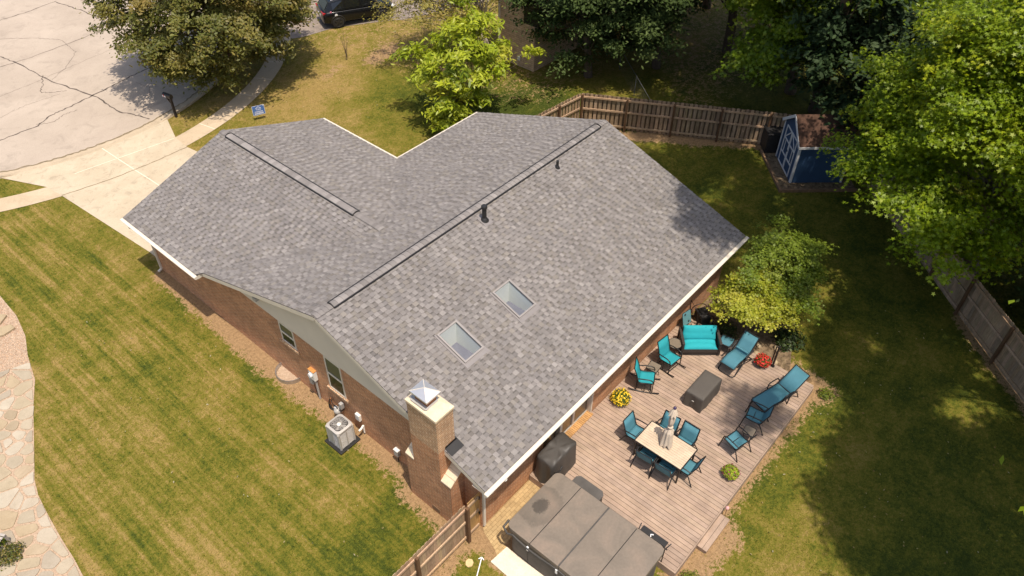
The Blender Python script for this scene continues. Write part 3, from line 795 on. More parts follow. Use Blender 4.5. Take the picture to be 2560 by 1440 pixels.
# eaves: fascia, soffit, gutter with a closed cover
def eave(p, q, outw, nm='gutter'):
    p, q, ow = Vector(p), Vector(q), Vector(outw).normalized()
    m = MB(); c = [(.0, -.02), (.115, -.035), (.125, -.06), (.10, -.115), (.085, -.14), (.0, -.14)]
    A = [p+ow*x+Vector((0, 0, z)) for x, z in c]; B = [q+ow*x+Vector((0, 0, z)) for x, z in c]
    k = len(c); m.add(A+B, [(i, (i+1) % k, k+(i+1) % k, k+i) for i in range(k)]+[tuple(range(k))[::-1], tuple(range(k, 2*k))])
    m.build(nm, 'white_trim', house)
eave((-.05, 0, HE), (L+.05, 0, HE), (0, -1, 0)); eave((G0, W-.10, HF), (G0, GV+.03, HF), (-1, 0, 0)); eave((GW, W, HF), (GW, GV+.03, HF), (1, 0, 0)); eave((GW+.13, W, HF), (L+.03, W, HF), (0, 1, 0))
tr = MB()
def rake(p, q, wd=.028, ht=.15):
    p, q = Vector(p), Vector(q); tr.bar(p+Vector((0, 0, -ht/2-.032)), q+Vector((0, 0, -ht/2-.032)), wd, ht)
for pq in (((.012, 0, HE), (.012, RV, ZR)), ((.012, W, HF), (.012, RV, ZR)), ((L-.012, 0, HE), (L-.012, RV, ZR)), ((L-.012, W, HF), (L-.012, RV, ZR)), ((G0, GV-.012, HF), (GM, GV-.012, ZG)), ((GW, GV-.012, HF), (GM, GV-.012, ZG))):
    tr = MB(); rake(*pq); tr.build('rake_board', 'white_trim', house)
sf = MB()
sf.face([(0, .001, 2.5), (L, .001, 2.5), (L, WV0+.03, 2.5), (0, WV0+.03, 2.5)][::-1])
sf.face([(G0+.001, W-.1, 2.44), (WU0+.02, W-.1, 2.44), (WU0+.02, GV-.02, 2.44), (G0+.001, GV-.02, 2.44)][::-1])
sf.face([(G0+.001, W-.1, 2.44), (G0+.001, W-.1, 2.58), (WU0, W-.1, 2.7), (WU0, W-.1, 2.44)])
for e0, e1 in ((.03, WU0), (WU1, L-.03)):
    for a, b, za, zb in ((.0, RV, HE, ZR), (RV, W, ZR, HF)):
        sf.face([(e0, a, za-.06), (e1, a, za-.06), (e1, b, zb-.06), (e0, b, zb-.06)])
sf.build('soffit', 'soffit', house)
# gable windows
def gwin(v0, v1, z0, z1):
    fr = MB(); u0 = WU0+.012; f = .055
    u0 = WU0-.004
    fr.box(u0-.02, v0, z0, u0+.05, v0+f, z1); fr.box(u0-.02, v1-f, z0, u0+.05, v1, z1); fr.box(u0-.02, v0+f, z0, u0+.05, v1-f, z0+f); fr.box(u0-.02, v0+f, z1-f, u0+.05, v1-f, z1)
    zm = (z0+z1)/2; fr.box(u0-.026, v0+f, zm-.03, u0+.05, v1-f, zm+.03)
    w_ = fr.build('window', 'white_trim', house)
    for a, b, mt in ((z0+f, zm-.03, 'window_dark'), (zm+.03, z1-f, 'window_shade')):
        m = MB(); m.box(u0-.008, v0+f, a, u0+.01, v1-f, b); m.build('pane', mt, w_)
    s_ = MB(); s_.box(WU0-.07, v0-.10, z0-.10, WU0+.0, v1+.10, z0-.005); s_.build('sill', 'brick_pale', w_)
gwin(8.42, 9.16, 1.78, 2.66); gwin(6.14, 6.92, 1.18, 2.66)
# patio doors in the recess
fr = MB(); v_ = WV0+DREC-.07
pw = (DU1-DU0)/3
for k in range(4):
    x = DU0+k*pw; fr.box(x-.05 if k else x, v_-.05, .31, x+.05 if k < 3 else x, v_+.05, 2.33)
fr.box(DU0, v_-.04, 2.25, DU1, v_+.04, 2.345); fr.box(DU0, v_-.04, .30, DU1, v_+.04, .36)
fr.box(DU0+pw-.055, WV0-.03, .31, DU0+pw+.055, v_-.05, 2.33); fr.box(DU1-.06, WV0-.03, .31, DU1-.003, v_-.05, 2.33)
pd = fr.build('patio_door', 'white_trim', house)
gl = MB()
for k in range(3): gl.box(DU0+k*pw+.05, v_-.012, .36, DU0+(k+1)*pw-.05, v_+.012, 2.25)
gl.build('pane', 'glass_tan', pd)
sl_ = MB()
x = DU0+.0
while x < DU1-.03:
    t = random.uniform(.85, 1.2); sl_.box(x, WV0-.13, .24, x+.062, WV0+.10, .335, (t, t, t)); x += .072
plain('sill_brick', (.50, .27, .10), .85, 0, .15, 8, True)
sl_.build('sill', 'sill_brick', pd)
# far patio window (beside the rocking chairs, mostly under the eave)
# downspouts
def downspout(pts, nm='downspout'):
    m = MB()
    for i in range(len(pts)-1): m.bar(pts[i], pts[i+1], .075, .06, (1, 1, 1), (0, 1, 0) if abs(pts[i][2]-pts[i+1][2]) > .3 else (0, 0, 1))
    return m.build(nm, 'white_trim', house)
downspout([(G0-.06, 17.3, 2.46), (G0-.06, 17.3, 2.40), (WU0-.05, 17.25, 2.25), (WU0-.05, 17.25, .12), (WU0-.20, 17.25, .05)])
downspout([(.20, -.06, 2.5), (.20, -.02, 2.42), (.36, WV0-.05, 2.25), (.36, WV0-.05, .1)])
# gable end light / vent box under the rake, and a small eave fixture
m = MB(); m.box(.06, 9.78, 3.22, .24, 9.96, 3.36); m.build('vent_box', 'grey_paint', house, bevel=.015)
m = MB(); m.lathe([(.07, 0), (.07, .05), (.03, .07)], 16, (.75, -.02, 2.42)); m.build('floodlight', 'white_plastic', house)
# skylights
def skylight(u0, u1, v0, v1):
    t = Matrix(((1, 0, 0), (0, 1/cs, -SL/cs), (0, SL/cs, 1/cs))).to_4x4(); t.translation = (u0, v0, HE+SL*v0)
    w_, h_ = u1-u0, (v1-v0)*cs; f = .05; H = .075
    fr = MB()
    fr.box(0, 0, -.02, w_, f, H, M=t); fr.box(0, h_-f, -.02, w_, h_, H, M=t); fr.box(0, f, -.02, f, h_-f, H, M=t); fr.box(w_-f, f, -.02, w_, h_-f, H, M=t)
    s_ = fr.build('skylight', 'skyframe', roof)
    fl = MB(); fl.box(-.06, -.16, .004, w_+.06, 0.0, .024, M=t); fl.box(-.06, 0.0, .004, -.002, h_+.05, .024, M=t); fl.box(w_+.002, 0, .004, w_+.06, h_+.05, .024, M=t); fl.build('skylight_flashing', 'flash_grey', roof)
    g_ = MB(); g_.box(f-.003, f-.003, H-.035, w_-f+.003, h_-f+.003, H-.028, M=t); g_.build('skylight_pane', 'clear', roof)
    # light well below the pane: pale shaft walls and a bottom sheet coloured dark for the shade inside
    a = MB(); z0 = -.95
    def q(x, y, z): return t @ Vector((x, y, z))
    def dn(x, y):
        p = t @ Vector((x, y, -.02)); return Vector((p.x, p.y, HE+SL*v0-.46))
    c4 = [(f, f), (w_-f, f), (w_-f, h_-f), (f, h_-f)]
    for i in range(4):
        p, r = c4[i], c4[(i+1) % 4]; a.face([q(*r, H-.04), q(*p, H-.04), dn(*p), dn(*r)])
    a.build('light_shaft', 'shaft', roof); a = MB(); a.face([dn(*p) for p in c4]); a.build('shaft_shade', 'shaft_shade', roof)
plain('skyframe', (.33, .30, .28), .4, .3, .05); plain('shaft_shade', (.17, .165, .185), .8, 0, .15, 3); plain('flash_grey', (.23, .21, .205), .5, .2, .06); plain('shaft', (.84, .86, .76), .8, 0, .03)
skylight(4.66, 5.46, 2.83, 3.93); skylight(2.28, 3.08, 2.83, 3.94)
# plumbing vents
def vent(u, v, r, h, cap):
    z0 = HE+SL*v; m = MB(); m.tube([(u, v, z0-.02), (u, v, z0+h)], r, 14)
    if cap: m.lathe([(r*1.25, 0), (r*1.35, .02), (r*1.35, .10), (r*1.1, .12)], 16, (u, v, z0+h-.05))
    m.lathe([(r*2.1, -.06), (r*2.0, -.01), (r*1.3, .07), (r*1.0, .10)], 16, (u, v, z0+.01))
    m.build('vent_pipe', 'black_plastic', roof)
    f = MB(); t = Matrix(((1, 0, 0), (0, 1/cs, -SL/cs), (0, SL/cs, 1/cs))).to_4x4(); t.translation = (u, v, z0)
    f.box(-r*2.4, -r*3.2, .006, r*2.4, r*2.4, .024, M=t); f.build('vent_flashing', 'flash_grey', roof)
vent(6.56, 5.94, .075, .52, True); vent(10.44, 5.99, .05, .30, False)

# chimney
ch = MB()
U0, U1 = -.21, .40
ch.box(U0, 1.45, 1.951, U1, 2.51, 3.22)
ch.box(U0, 1.09, -.05, WU0-.002, 2.83, 1.95)
# sloping shoulders rising towards the wall
for va, vb in ((1.09, 1.45), (2.51, 2.83)):
    ch.add([(U0, va, 1.95), (U0, vb, 1.95), (WU0-.002, va, 1.95), (WU0-.002, vb, 1.95), (WU0-.002, va, 2.36), (WU0-.002, vb, 2.36)], [((0, 2, 4) if va < 1.3 else (1, 5, 3)), (0, 4, 5, 1)])
chimney = ch.build('chimney', 'brick', house)
ch = MB(); ch.box(U0-.003, 1.447, 3.22, U1+.003, 2.513, 4.56)
for z in (4.40,): ch.box(U0-.015, 1.435, 4.49, U1+.015, 2.525, 4.56)
o = ch.build('brick_stack', 'brick_pale', chimney); o['label'] = 'paler rebuilt brickwork at the top of the chimney'
cr = MB(); cr.add([(U0-.035, 1.415, 4.56), (U1+.035, 1.415, 4.56), (U1+.035, 2.545, 4.56), (U0-.035, 2.545, 4.56), (U0-.035, 1.415, 4.65), (U1+.035, 1.415, 4.65), (U1+.035, 2.545, 4.65), (U0-.035, 2.545, 4.65),
                    (-.06, 1.75, 4.72), (.27, 1.75, 4.72), (.27, 2.3, 4.72), (-.06, 2.3, 4.72)],
                   [(0, 3, 2, 1), (0, 1, 5, 4), (1, 2, 6, 5), (2, 3, 7, 6), (3, 0, 4, 7), (4, 5, 9, 8), (5, 6, 10, 9), (6, 7, 11, 10), (7, 4, 8, 11), (8, 9, 10, 11)])
cr.build('chimney_crown', 'crown', chimney, bevel=.012)
cr = MB(); cr.prism([(-.15, 1.80), (.25, 1.80), (.31, 1.87), (.31, 2.36), (.25, 2.43), (-.13, 2.43), (-.19, 2.36), (-.19, 1.87)], 4.66, 4.728); cr.build('crown_patch', 'grey_paint', chimney)
cr = MB(); cr.box(-.08, 1.87, 4.70, .24, 2.31, 4.92); cr.build('flue', 'terracotta', chimney)
cp = MB(); cx, cy = .08, 2.09; a, b = .25, .31
cp.add([(cx-a, cy-b, 5.03), (cx+a, cy-b, 5.03), (cx+a, cy+b, 5.03), (cx-a, cy+b, 5.03), (cx, cy, 5.17), (cx-a, cy-b, 4.98), (cx+a, cy-b, 4.98), (cx+a, cy+b, 4.98), (cx-a, cy+b, 4.98)],
       [(0, 1, 4), (1, 2, 4), (2, 3, 4), (3, 0, 4), (0, 5, 6, 1), (1, 6, 7, 2), (2, 7, 8, 3), (3, 8, 5, 0), (5, 8, 7, 6)])
cap = cp.build('chimney_cap', 'cap_metal', chimney)
cm = MB()
for (x, y) in ((cx-a, cy-b), (cx+a, cy-b), (cx+a, cy+b), (cx-a, cy+b)): cm.bar((x, y, 5.033), (cx+(x-cx)*.03, cy+(y-cy)*.03, 5.168), .016, .012)
cm.build('cap_seam', 'white_trim', chimney)
cm = MB(); n_ = 10
for i in range(n_+1):
    t = i/n_; x = cx-.15+.30*t; y = cy-.21+.42*t
    for yy in (cy-.21, cy+.21): cm.bar((x, yy, 4.90), (x, yy, 5.0), .008, .008)
    for xx in (cx-.15, cx+.15): cm.bar((xx, y, 4.90), (xx, y, 5.0), .008, .008)
cm.build('spark_screen', 'galv', chimney)
for va, vb in ((1.07, 1.445), (2.515, 2.85)):
    sc = MB()
    for k in range(3):
        a0, a1 = k/3, (k+1)/3; Lx = WU0-.01-(U0-.02)
        x0, x1 = U0-.02+Lx*a0+.006, U0-.02+Lx*a1-.006; z0, z1 = 1.955+.41*a0, 1.955+.41*a1
        sc.add([(x0, va, z0+.0), (x1, va, z1+.0), (x1, vb, z1), (x0, vb, z0), (x0, va, z0+.05), (x1, va, z1+.05), (x1, vb, z1+.05), (x0, vb, z0+.05)], [(0, 3, 2, 1), (4, 5, 6, 7), (0, 1, 5, 4), (1, 2, 6, 5), (2, 3, 7, 6), (3, 0, 4, 7)])
    sc.build('shoulder_cap', 'crown', chimney)
fm = MB(); zf = lambda v: HE+SL*v
fm.add([(.03, 1.20, zf(1.20)+.028), (.50, 1.20, zf(1.20)+.028), (.50, 1.45, zf(1.45)+.03), (.03, 1.45, zf(1.45)+.03), (.03, 1.44, zf(1.45)+.13), (.42, 1.44, zf(1.45)+.13), (.03, 1.2, zf(1.2)-.02)], [(0, 1, 2, 3), (3, 2, 5, 4)])
fm.face([(.405, 1.45, zf(1.45)+.02), (.405, 2.51, zf(2.51)+.02), (.405, 2.51, zf(2.51)+.12), (.405, 1.45, zf(1.45)+.12)]); fm.face([(.405, 1.40, zf(1.4)+.027), (.50, 1.40, zf(1.4)+.027), (.50, 2.6, zf(2.6)+.027), (.405, 2.6, zf(2.6)+.027)])
fm.build('flashing', 'black_metal', chimney)
co_ = MB(); co_.box(U0-.012, 1.62, .10, U0, 1.93, .28); co_.build('cleanout_door', 'timber', chimney)

# ------------------------------------------------------------------ services along the gable wall
t = thing('electric_meter', 'white electric meter box with rusty top and conduit on brick wall', 'electric meter', (WU0-.003, 7.70, 0))
m = MB(); m.box(-.13, -.13, .98, 0, .15, 1.40); m.build('meter_box', 'white_plastic', t, bevel=.012)
m = MB(); m.box(-.135, -.135, 1.40, .0, .155, 1.425); m.build('rusty_top', 'rust', t)
m = MB(); m.tube([(-.13, .03, 1.22), (-.20, .03, 1.22)], .085, 18); m.build('meter_dial', 'lamp_white', t)
m = MB(); m.tube([(-.05, -.05, 1.0), (-.05, -.05, .02)], .038, 10); m.build('conduit', 'grey_paint', t)
m = MB(); m.box(-.10, .10, .62, 0, .27, .90); m.build('junction_box', 'grey_paint', t, bevel=.01)
m = MB(); m.tube([(-.04, .14, .64), (-.04, .10, .3), (-.05, .04, .04)], .012, 6); m.build('cable', 'black_plastic', t)
t = thing('gas_meter', 'small grey gas meter with pipes low on wall beside air conditioner', 'gas meter', (WU0-.003, 6.55, 0))
m = MB(); m.lathe([(.05, 0), (.12, .03), (.13, .10), (.12, .17), (.05, .2)], 18, (-.16, 0, .30)); m.build('meter_body', 'grey_paint', t)
m = MB(); m.tube([(-.16, .16, .0), (-.16, .16, .55), (-.16, 0, .60), (-.16, 0, .48)], .018, 8); m.tube([(-.16, -.03, .48), (-.16, -.18, .5), (-.02, -.18, .5)], .018, 8); m.build('pipe', 'black_metal', t)
m = MB(); m.tube([(-.10, .10, .44), (-.19, .10, .44)], .07, 14); m.build('regulator', 'lamp_white', t)
m = MB(); m.box(-.15, -.22, .60, -.02, -.10, .84); m.build('valve_box', 'grey_paint', t, bevel=.01)
t = thing('wire_coil', 'loose coil of wire hanging on wall beside gas meter', 'wire', (WU0-.05, 6.95, 0))
m = MB()
for k in range(5):
    r = .15+.015*k; m.tube([(-.02-.006*k+.03*math.sin(a*2), r*math.cos(a)*.8, .28+r*math.sin(a)*1.3) for a in np.linspace(0, 2*PI, 18)], .007, 5)
m.build('coil', 'black_plastic', t)
m = MB(); m.tube([(-.02, .02, .60), (-.03, .05, .45), (-.02, .16, .15)], .02, 6); m.build('hose_end', 'copper_wire', t)
t = thing('disconnect_box', 'white disconnect box with white pipe on wall behind air conditioner', 'switch box', (WU0-.003, 5.62, 0))
m = MB(); m.box(-.10, -.10, .62, 0, .10, .90); m.build('box', 'white_plastic', t, bevel=.012)
m = MB(); m.tube([(-.04, -.16, .45), (-.16, -.20, .43), (-.26, -.20, .42)], .035, 10); m.tube([(-.04, -.17, .45), (-.04, -.17, .1)], .03, 8); m.build('line_cover', 'white_plastic', t)
m = MB(); m.box(-.12, -.09, .38, 0, .09, .64); m.build('utility_box', 'grey_paint', None, bevel=.015)
t = thing('utility_box', 'small grey utility box low on brick wall near chimney', 'utility box', (WU0-.003, 3.88, 0))
o = bpy.data.objects['utility_box']; o.name = 'box_body'; t.name = 'utility_box'; o.parent = t
m = MB(); m.box(-.125, -.095, .64, .0, .095, .665); m.build('lid', 'white_plastic', t); m = MB(); m.tube([(-.05, 0, .38), (-.05, 0, .02)], .02, 8); m.build('conduit', 'black_plastic', t)
# window well
t = thing('window_well', 'curved corrugated metal window well at foot of brick wall', 'window well', (WU0, 9.28, 0))
m = MB(); n_ = 28
def wp(a, r): return (-r*math.sin(a)*.95, r*math.cos(a), 0)
for i in range(n_):
    a, b = PI*i/n_, PI*(i+1)/n_; r = .52+.008*(i % 2); rb = .52+.008*((i+1) % 2)
    pa, pb = wp(a, r), wp(b, rb); qa, qb = wp(a, r-.03), wp(b, rb-.03)
    for (p, q_, z0, z1) in ((pa, pb, -.05, .16), (qb, qa, -.05, .16)): m.face([(p[0], p[1], z0), (q_[0], q_[1], z0), (q_[0], q_[1], z1), (p[0], p[1], z1)])
    m.face([(pa[0], pa[1], .16), (pb[0], pb[1], .16), (qb[0], qb[1], .16), (qa[0], qa[1], .16)])
m.build('steel_rim', 'galv', t)
m = MB(); m.face([(-.49*math.sin(a)*.95, .49*math.cos(a), .02) for a in np.linspace(0, PI, 24)]); m.build('gravel_fill', 'gravel', t)
# air conditioner
t = thing('air_conditioner', 'light grey air conditioning condenser on dark pad beside brick wall', 'air conditioner', (-.36, 5.79, 0))
m = MB(); m.box(-.40, -.40, .005, .40, .40, .07); m.build('pad', 'black_plastic', t, bevel=.01)
h_ = .30; rr = .10
def rrect(w_, d_, r, n=6):
    q = []
    for cx_, cy_, a0 in ((w_-r, d_-r, 0), (-w_+r, d_-r, PI/2), (-w_+r, -d_+r, PI), (w_-r, -d_+r, 1.5*PI)):
        for k in range(n+1): a = a0+PI/2*k/n; q.append((cx_+r*math.cos(a), cy_+r*math.sin(a)))
    return q
m = MB(); m.prism(rrect(h_-.012, h_-.012, .09), .07, .80); m.build('coil_core', 'ac_dark', t)
m = MB()
for z in np.arange(.09, .80, .042):
    out = rrect(h_, h_, rr); inn = rrect(h_-.02, h_-.02, .085)
    k = len(out)
    for i in range(k):
        j = (i+1) % k
        m.face([(*out[i], z), (*out[j], z), (*out[j], z+.016), (*out[i], z+.016)]); m.face([(*out[i], z+.016), (*out[j], z+.016), (*inn[j], z+.026), (*inn[i], z+.026)])
for sx, sy in ((1, 1), (1, -1), (-1, 1), (-1, -1)):
    m.tube([(sx*(h_-.03), sy*(h_-.03), .07), (sx*(h_-.03), sy*(h_-.03), .81)], .045, 10)
m.box(-.02, -h_-.006, .07, .02, -h_+.02, .8); m.box(-h_-.006, -.02, .07, -h_+.02, .02, .8)
m.build('louvre_panel', 'ac_grey', t)
m = MB(); m.prism(rrect(h_-.09, .006, .003), .2, .7); 
m = MB(); m.box(-h_-.008, .03, .10, -h_+.0, .24, .80); m.build('service_panel', 'ac_grey', t)
m = MB(); o_ = rrect(h_+.012, h_+.012, .11); i_ = rrect(h_-.06, h_-.06, .12); k = len(o_)
for i in range(k):
    j = (i+1) % k; m.face([(*o_[i], .80), (*o_[j], .80), (*o_[j], .86), (*o_[i], .86)]); m.face([(*o_[i], .86), (*o_[j], .86), (*i_[j], .88), (*i_[i], .88)]); m.face([(*i_[i], .88), (*i_[j], .88), (*i_[j], .80), (*i_[i], .80)])
m.build('top_rim', 'ac_grey', t)
m = MB()
for r in (.08, .115, .15, .185, .22): m.tube([(r*math.cos(a), r*math.sin(a), .872) for a in np.linspace(0, 2*PI, 25)], .005, 5)
for k in range(16): a = 2*PI*k/16; m.tube([(.05*math.cos(a), .05*math.sin(a), .876), (.25*math.cos(a), .25*math.sin(a), .872)], .004, 4)
m.build('fan_guard', 'ac_grey', t)
m = MB(); m.lathe([(.07, .76), (.07, .86), (.06, .885), (.0, .89)], 18); m.build('fan_motor', 'white_plastic', t)
m = MB()
for k in range(4):
    a = k*PI/2+.4; m.face([(.06*math.cos(a-.3), .06*math.sin(a-.3), .80), (.21*math.cos(a-.35), .21*math.sin(a-.35), .79), (.21*math.cos(a+.3), .21*math.sin(a+.3), .82), (.06*math.cos(a+.3), .06*math.sin(a+.3), .82)])
m.build('fan_blade', 'ac_grey', t)

# ------------------------------------------------------------------ deck
DZ = .30
deck = thing('wooden_deck', 'greyish tan board deck behind the house', 'deck', (0, 0, 0))
m = MB(); u = 2.66; BW = .140
while u < 11.22:
    f = random.uniform(.95, 1.05); c = (f*random.uniform(.99, 1.02), f, f*random.uniform(.97, 1.03))
    v0 = -4.52
    segs = [(v0, .43)] if random.random() < .7 else [(v0, -2.2+random.uniform(-1, 1))]
    if len(segs) == 1 and segs[0][1] < .4: segs.append((segs[0][1]+.004, .43))
    for a, b in segs:
        g = random.uniform(.95, 1.05); m.box(u, a, DZ-.03, u+BW-.012, b, DZ, tuple(x*g for x in c))
    u += BW
m.build('deck_board', 'deck_wood', deck)
m = MB(); m.box(2.66, -4.50, DZ-.06, 11.20, .40, DZ-.034); m.build('gap_shade', 'dark_gap', deck)  # dark sheet painted in for the shade below the board gaps
m = MB(); m.box(2.60, -4.56, .01, 11.26, -4.525, DZ-.004); m.box(11.225, -4.525, .01, 11.26, .42, DZ-.004); m.box(2.60, -4.525, .01, 2.655, -.42, DZ-.004); m.box(2.42, -.40, .01, 2.655, -.36, DZ-.004); m.box(2.40, -.36, .01, 2.44, .42, DZ-.004)
m.build('rim_board', 'deck_wood', deck)
m = MB(); m.box(2.445, -.355, DZ-.03, 2.52, .42, DZ); m.box(2.532, -.355, DZ-.03, 2.652, .42, DZ); m.build('edge_board', 'deck_wood', deck)
m = MB(); m.box(2.662, -3.0, DZ+.001, 2.80, -.95, DZ+.028, (1.12, 1.1, 1.05)); m.box(2.806, -3.0, DZ+.001, 2.94, -1.8, DZ+.028, (1.15, 1.12, 1.05)); m.build('border_board', 'deck_wood', deck)
m = MB(); m.box(3.80, -4.86, .13, 5.12, -4.72, .165, (.97, .97, .97)); m.box(3.80, -4.71, .13, 5.12, -4.565, .165, (1.03, 1.03, 1.03)); m.box(3.82, -4.85, .0, 5.10, -4.82, .128, (.8, .78, .76)); m.box(3.80, -4.82, .0, 3.83, -4.57, .128, (.8, .78, .76))
o = m.build('step', 'deck_wood', deck)

# hot tub (long swim spa) with folding cover
spa = thing('hot_tub', 'large grey hot tub under a stained four panel folding cover', 'hot tub', (0, 0, 0))
X0, X1, Y0, Y1, HT = .28, 2.50, -4.16, -.50, 1.10
m = MB(); m.prism([(x+(X0+X1)/2, y+(Y0+Y1)/2) for x, y in rrect((X1-X0)/2-.03, (Y1-Y0)/2-.03, .28)], .05, HT); m.build('cabinet', 'skirt', spa, bevel=.02)
ys = [Y1+.02, -1.335, -2.315, -3.24, Y1-3.68]
for i in range(4):
    a, b = ys[i]-.008, ys[i+1]+.008
    w_, d_ = (X1-X0)/2+.03, (a-b)/2; r = .20
    q = []
    rs = (r, r, .012, .012) if i == 0 else ((.012, .012, r, r) if i == 3 else (.012,)*4)
    for cx_, cy_, a0, rr_ in ((1, 1, 0, rs[0]), (-1, 1, PI/2, rs[1]), (-1, -1, PI, rs[2]), (1, -1, 1.5*PI, rs[3])):
        for k in range(7): aa = a0+PI/2*k/6; q.append(((X0+X1)/2+cx_*(w_-rr_)+rr_*math.cos(aa), (a+b)/2+cy_*(d_-rr_)+rr_*math.sin(aa)))
    m = MB(); m.prism(q, HT+.01, HT+.19-.012*(i % 2)); m.build('cover_panel', 'spa_cover', spa, bevel=.035, seg=3)
for i in (1, 3): m = MB(); m.box(X0-.01, ys[i]-.022, HT+.05, X1+.01, ys[i]+.022, HT+.168); m.build('hinge_gap', 'black_plastic', spa)
m = MB(); m.box(X0-.02, ys[2]-.03, HT+.02, X1+.02, ys[2]+.03, HT+.188); m.tube([(X0, ys[2]+.012, HT+.19), (X1, ys[2]+.012, HT+.19)], .014, 6); m.build('hinge_strap', 'skirt', spa)
m = MB()
pts = [(X0-.05, Y1-.25, HT-.02), (X0-.09, Y1-.1, HT-.06), (X0-.02, Y1+.09, HT-.02), (X0+.22, Y1+.10, HT)]
m.tube(pts, .035, 8)
for i in range(14):
    a = i/13; y = Y1-.25-a*3.3; m.tube([(X0-.045-.02*math.sin(a*9), y, HT-.02-.05*abs(math.sin(a*7))), (X0-.05-.02*math.sin(a*9+.7), y-.254, HT-.02-.05*abs(math.sin(a*7+.54)))], .035, 7)
m.build('cover_skirt', 'cover_black', spa)
for y in (-1.30, -2.28, -3.2): m = MB(); m.box(X0-.075, y-.03, HT-.18, X0-.04, y+.03, HT+.0); m.build('buckle', 'lamp_white', spa)
for y in (-.95, -1.9, -2.8): m = MB(); m.box(X0-.012+.03, y-.3, .1, X0+.04, y-.29, HT-.05); m.build('panel_seam', 'black_plastic', spa)
# lid lifter shelf at the deck side
t = thing('cover_lifter', 'black folded lid lifter bar at the deck side of the hot tub', 'lid lifter', (2.62, -3.66, 0))
m = MB(); m.box(.07, -.40, .96, .26, .40, 1.0); m.build('pad', 'black_plastic', t, bevel=.012)
m = MB()
for y in (-.43, .43): m.tube([(.02, y, DZ), (.02, y, .98), (.26, y+(.05 if y > 0 else -.05), 1.0)], .016, 8)
m.tube([(.02, -.5, 1.03), (.02, .45, 1.03)], .016, 8); m.build('bar', 'black_metal', t)
m = MB(); m.tube([(.04, .05, 1.05), (.10, .08, 1.07), (.14, .02, 1.06)], .018, 7); m.build('white_clip', 'lamp_white', t)
# storage step
t = thing('spa_step', 'dark grey storage step with cut corners between hot tub and deck', 'step box', (2.93, -1.27, DZ))
m = MB(); q = [(-.26, -.52), (.10, -.52), (.20, -.42), (.20, .34), (.10, .44), (-.26, .44)]; m.prism(q, 0, .40); m.build('box', 'cover_black', t, bevel=.015)
m = MB(); q2 = [(x*1.05, y*1.03) for x, y in q]; m.prism(q2, .402, .45); m.build('lid', 'skirt', t, bevel=.012)

def cover_shape(m, w_, d_, h_, r, folds, flare, seed, topf=None, famp=.026):
    """a cloth cover: rounded box with hanging folds"""
    rn = random.Random(seed); base = rrect(w_/2, d_/2, r, 8)
    # resample perimeter
    P = []
    k = len(base)
    for i in range(k):
        a, b = base[i], base[(i+1) % k]; L_ = math.hypot(b[0]-a[0], b[1]-a[1]); n = max(1, int(L_/.035))
        for j in range(n): P.append((a[0]+(b[0]-a[0])*j/n, a[1]+(b[1]-a[1])*j/n))
    n = len(P); ph = [(rn.uniform(0, 6.28), rn.randint(folds-3, folds+4), rn.uniform(.5, 1)) for _ in range(4)]
    rings = []
    lv = [0, .12, .25, .4, .55, .7, .82, .91, .97, 1.0]
    for z in lv:
        ring_ = []
        for i, (x, y) in enumerate(P):
            a = 2*PI*i/n; f = sum(math.sin(kk*a+p+z*1.2)*amp for p, kk, amp in ph)/2
            off = flare*(1-z)**1.3 + famp*f*(1-z)**.6*(1 if z < .95 else .2)
            L_ = math.hypot(x, y); zz = z*h_
            if z >= .97: off -= .012 if z < 1 else .035
            if z == 1.0: zz = h_+.0
            ring_.append((x+x/L_*off, y+y/L_*off, zz+(topf(x, y) if topf else 0)*z))
        rings.append(ring_)
    for s_ in (.7, .35):
        rings.append([(x*s_, y*s_, h_+.006+(topf(x*s_, y*s_) if topf else 0)) for x, y in P])
    vs = [p for r_ in rings for p in r_]; vs.append((0, 0, h_+.008+(topf(0, 0) if topf else 0)))
    fs = []
    for j in range(len(rings)-1):
        for i in range(n): fs.append((j*n+i, j*n+(i+1) % n, (j+1)*n+(i+1) % n, (j+1)*n+i))
    j = len(rings)-1
    for i in range(n): fs.append((j*n+i, j*n+(i+1) % n, len(vs)-1))
    m.add(vs, fs, (1, 1, 1), True)
t = thing('fire_table', 'rectangular patio fire table under fitted dark brown grey cover', 'fire table', (8.42, -1.92, DZ))
m = MB(); cover_shape(m, 1.22, .64, .63, .03, 9, .03, 3); m.build('cover', 'cover_fire', t, weld=True)
m = MB(); m.box(-.655, -.04, .36, -.635, .04, .385); m.build('tie_clip', 'grey_paint', t)
t = thing('covered_grill', 'barbecue grill under black crumpled cover against brick wall', 'grill', (3.10, -.02, DZ))
m = MB(); cover_shape(m, 1.22, .64, 1.02, .12, 8, .05, 8, lambda x, y: .05*math.cos(x*2.3)-.10*max(0, abs(x)-.35)+.025*math.sin(x*9+y*4)+.018*math.sin(x*17-y*13), .042); m.build('cover', 'cover_black', t, weld=True)
m = MB(); m.tube([(-.60, -.25, .35), (-.64, -.31, .45), (-.60, -.31, .62)], .02, 6); m.tube([(-.2, -.37, .70), (-.35, -.39, .62), (-.55, -.36, .72)], .022, 6); m.build('cover_tie', 'black_plastic', t)

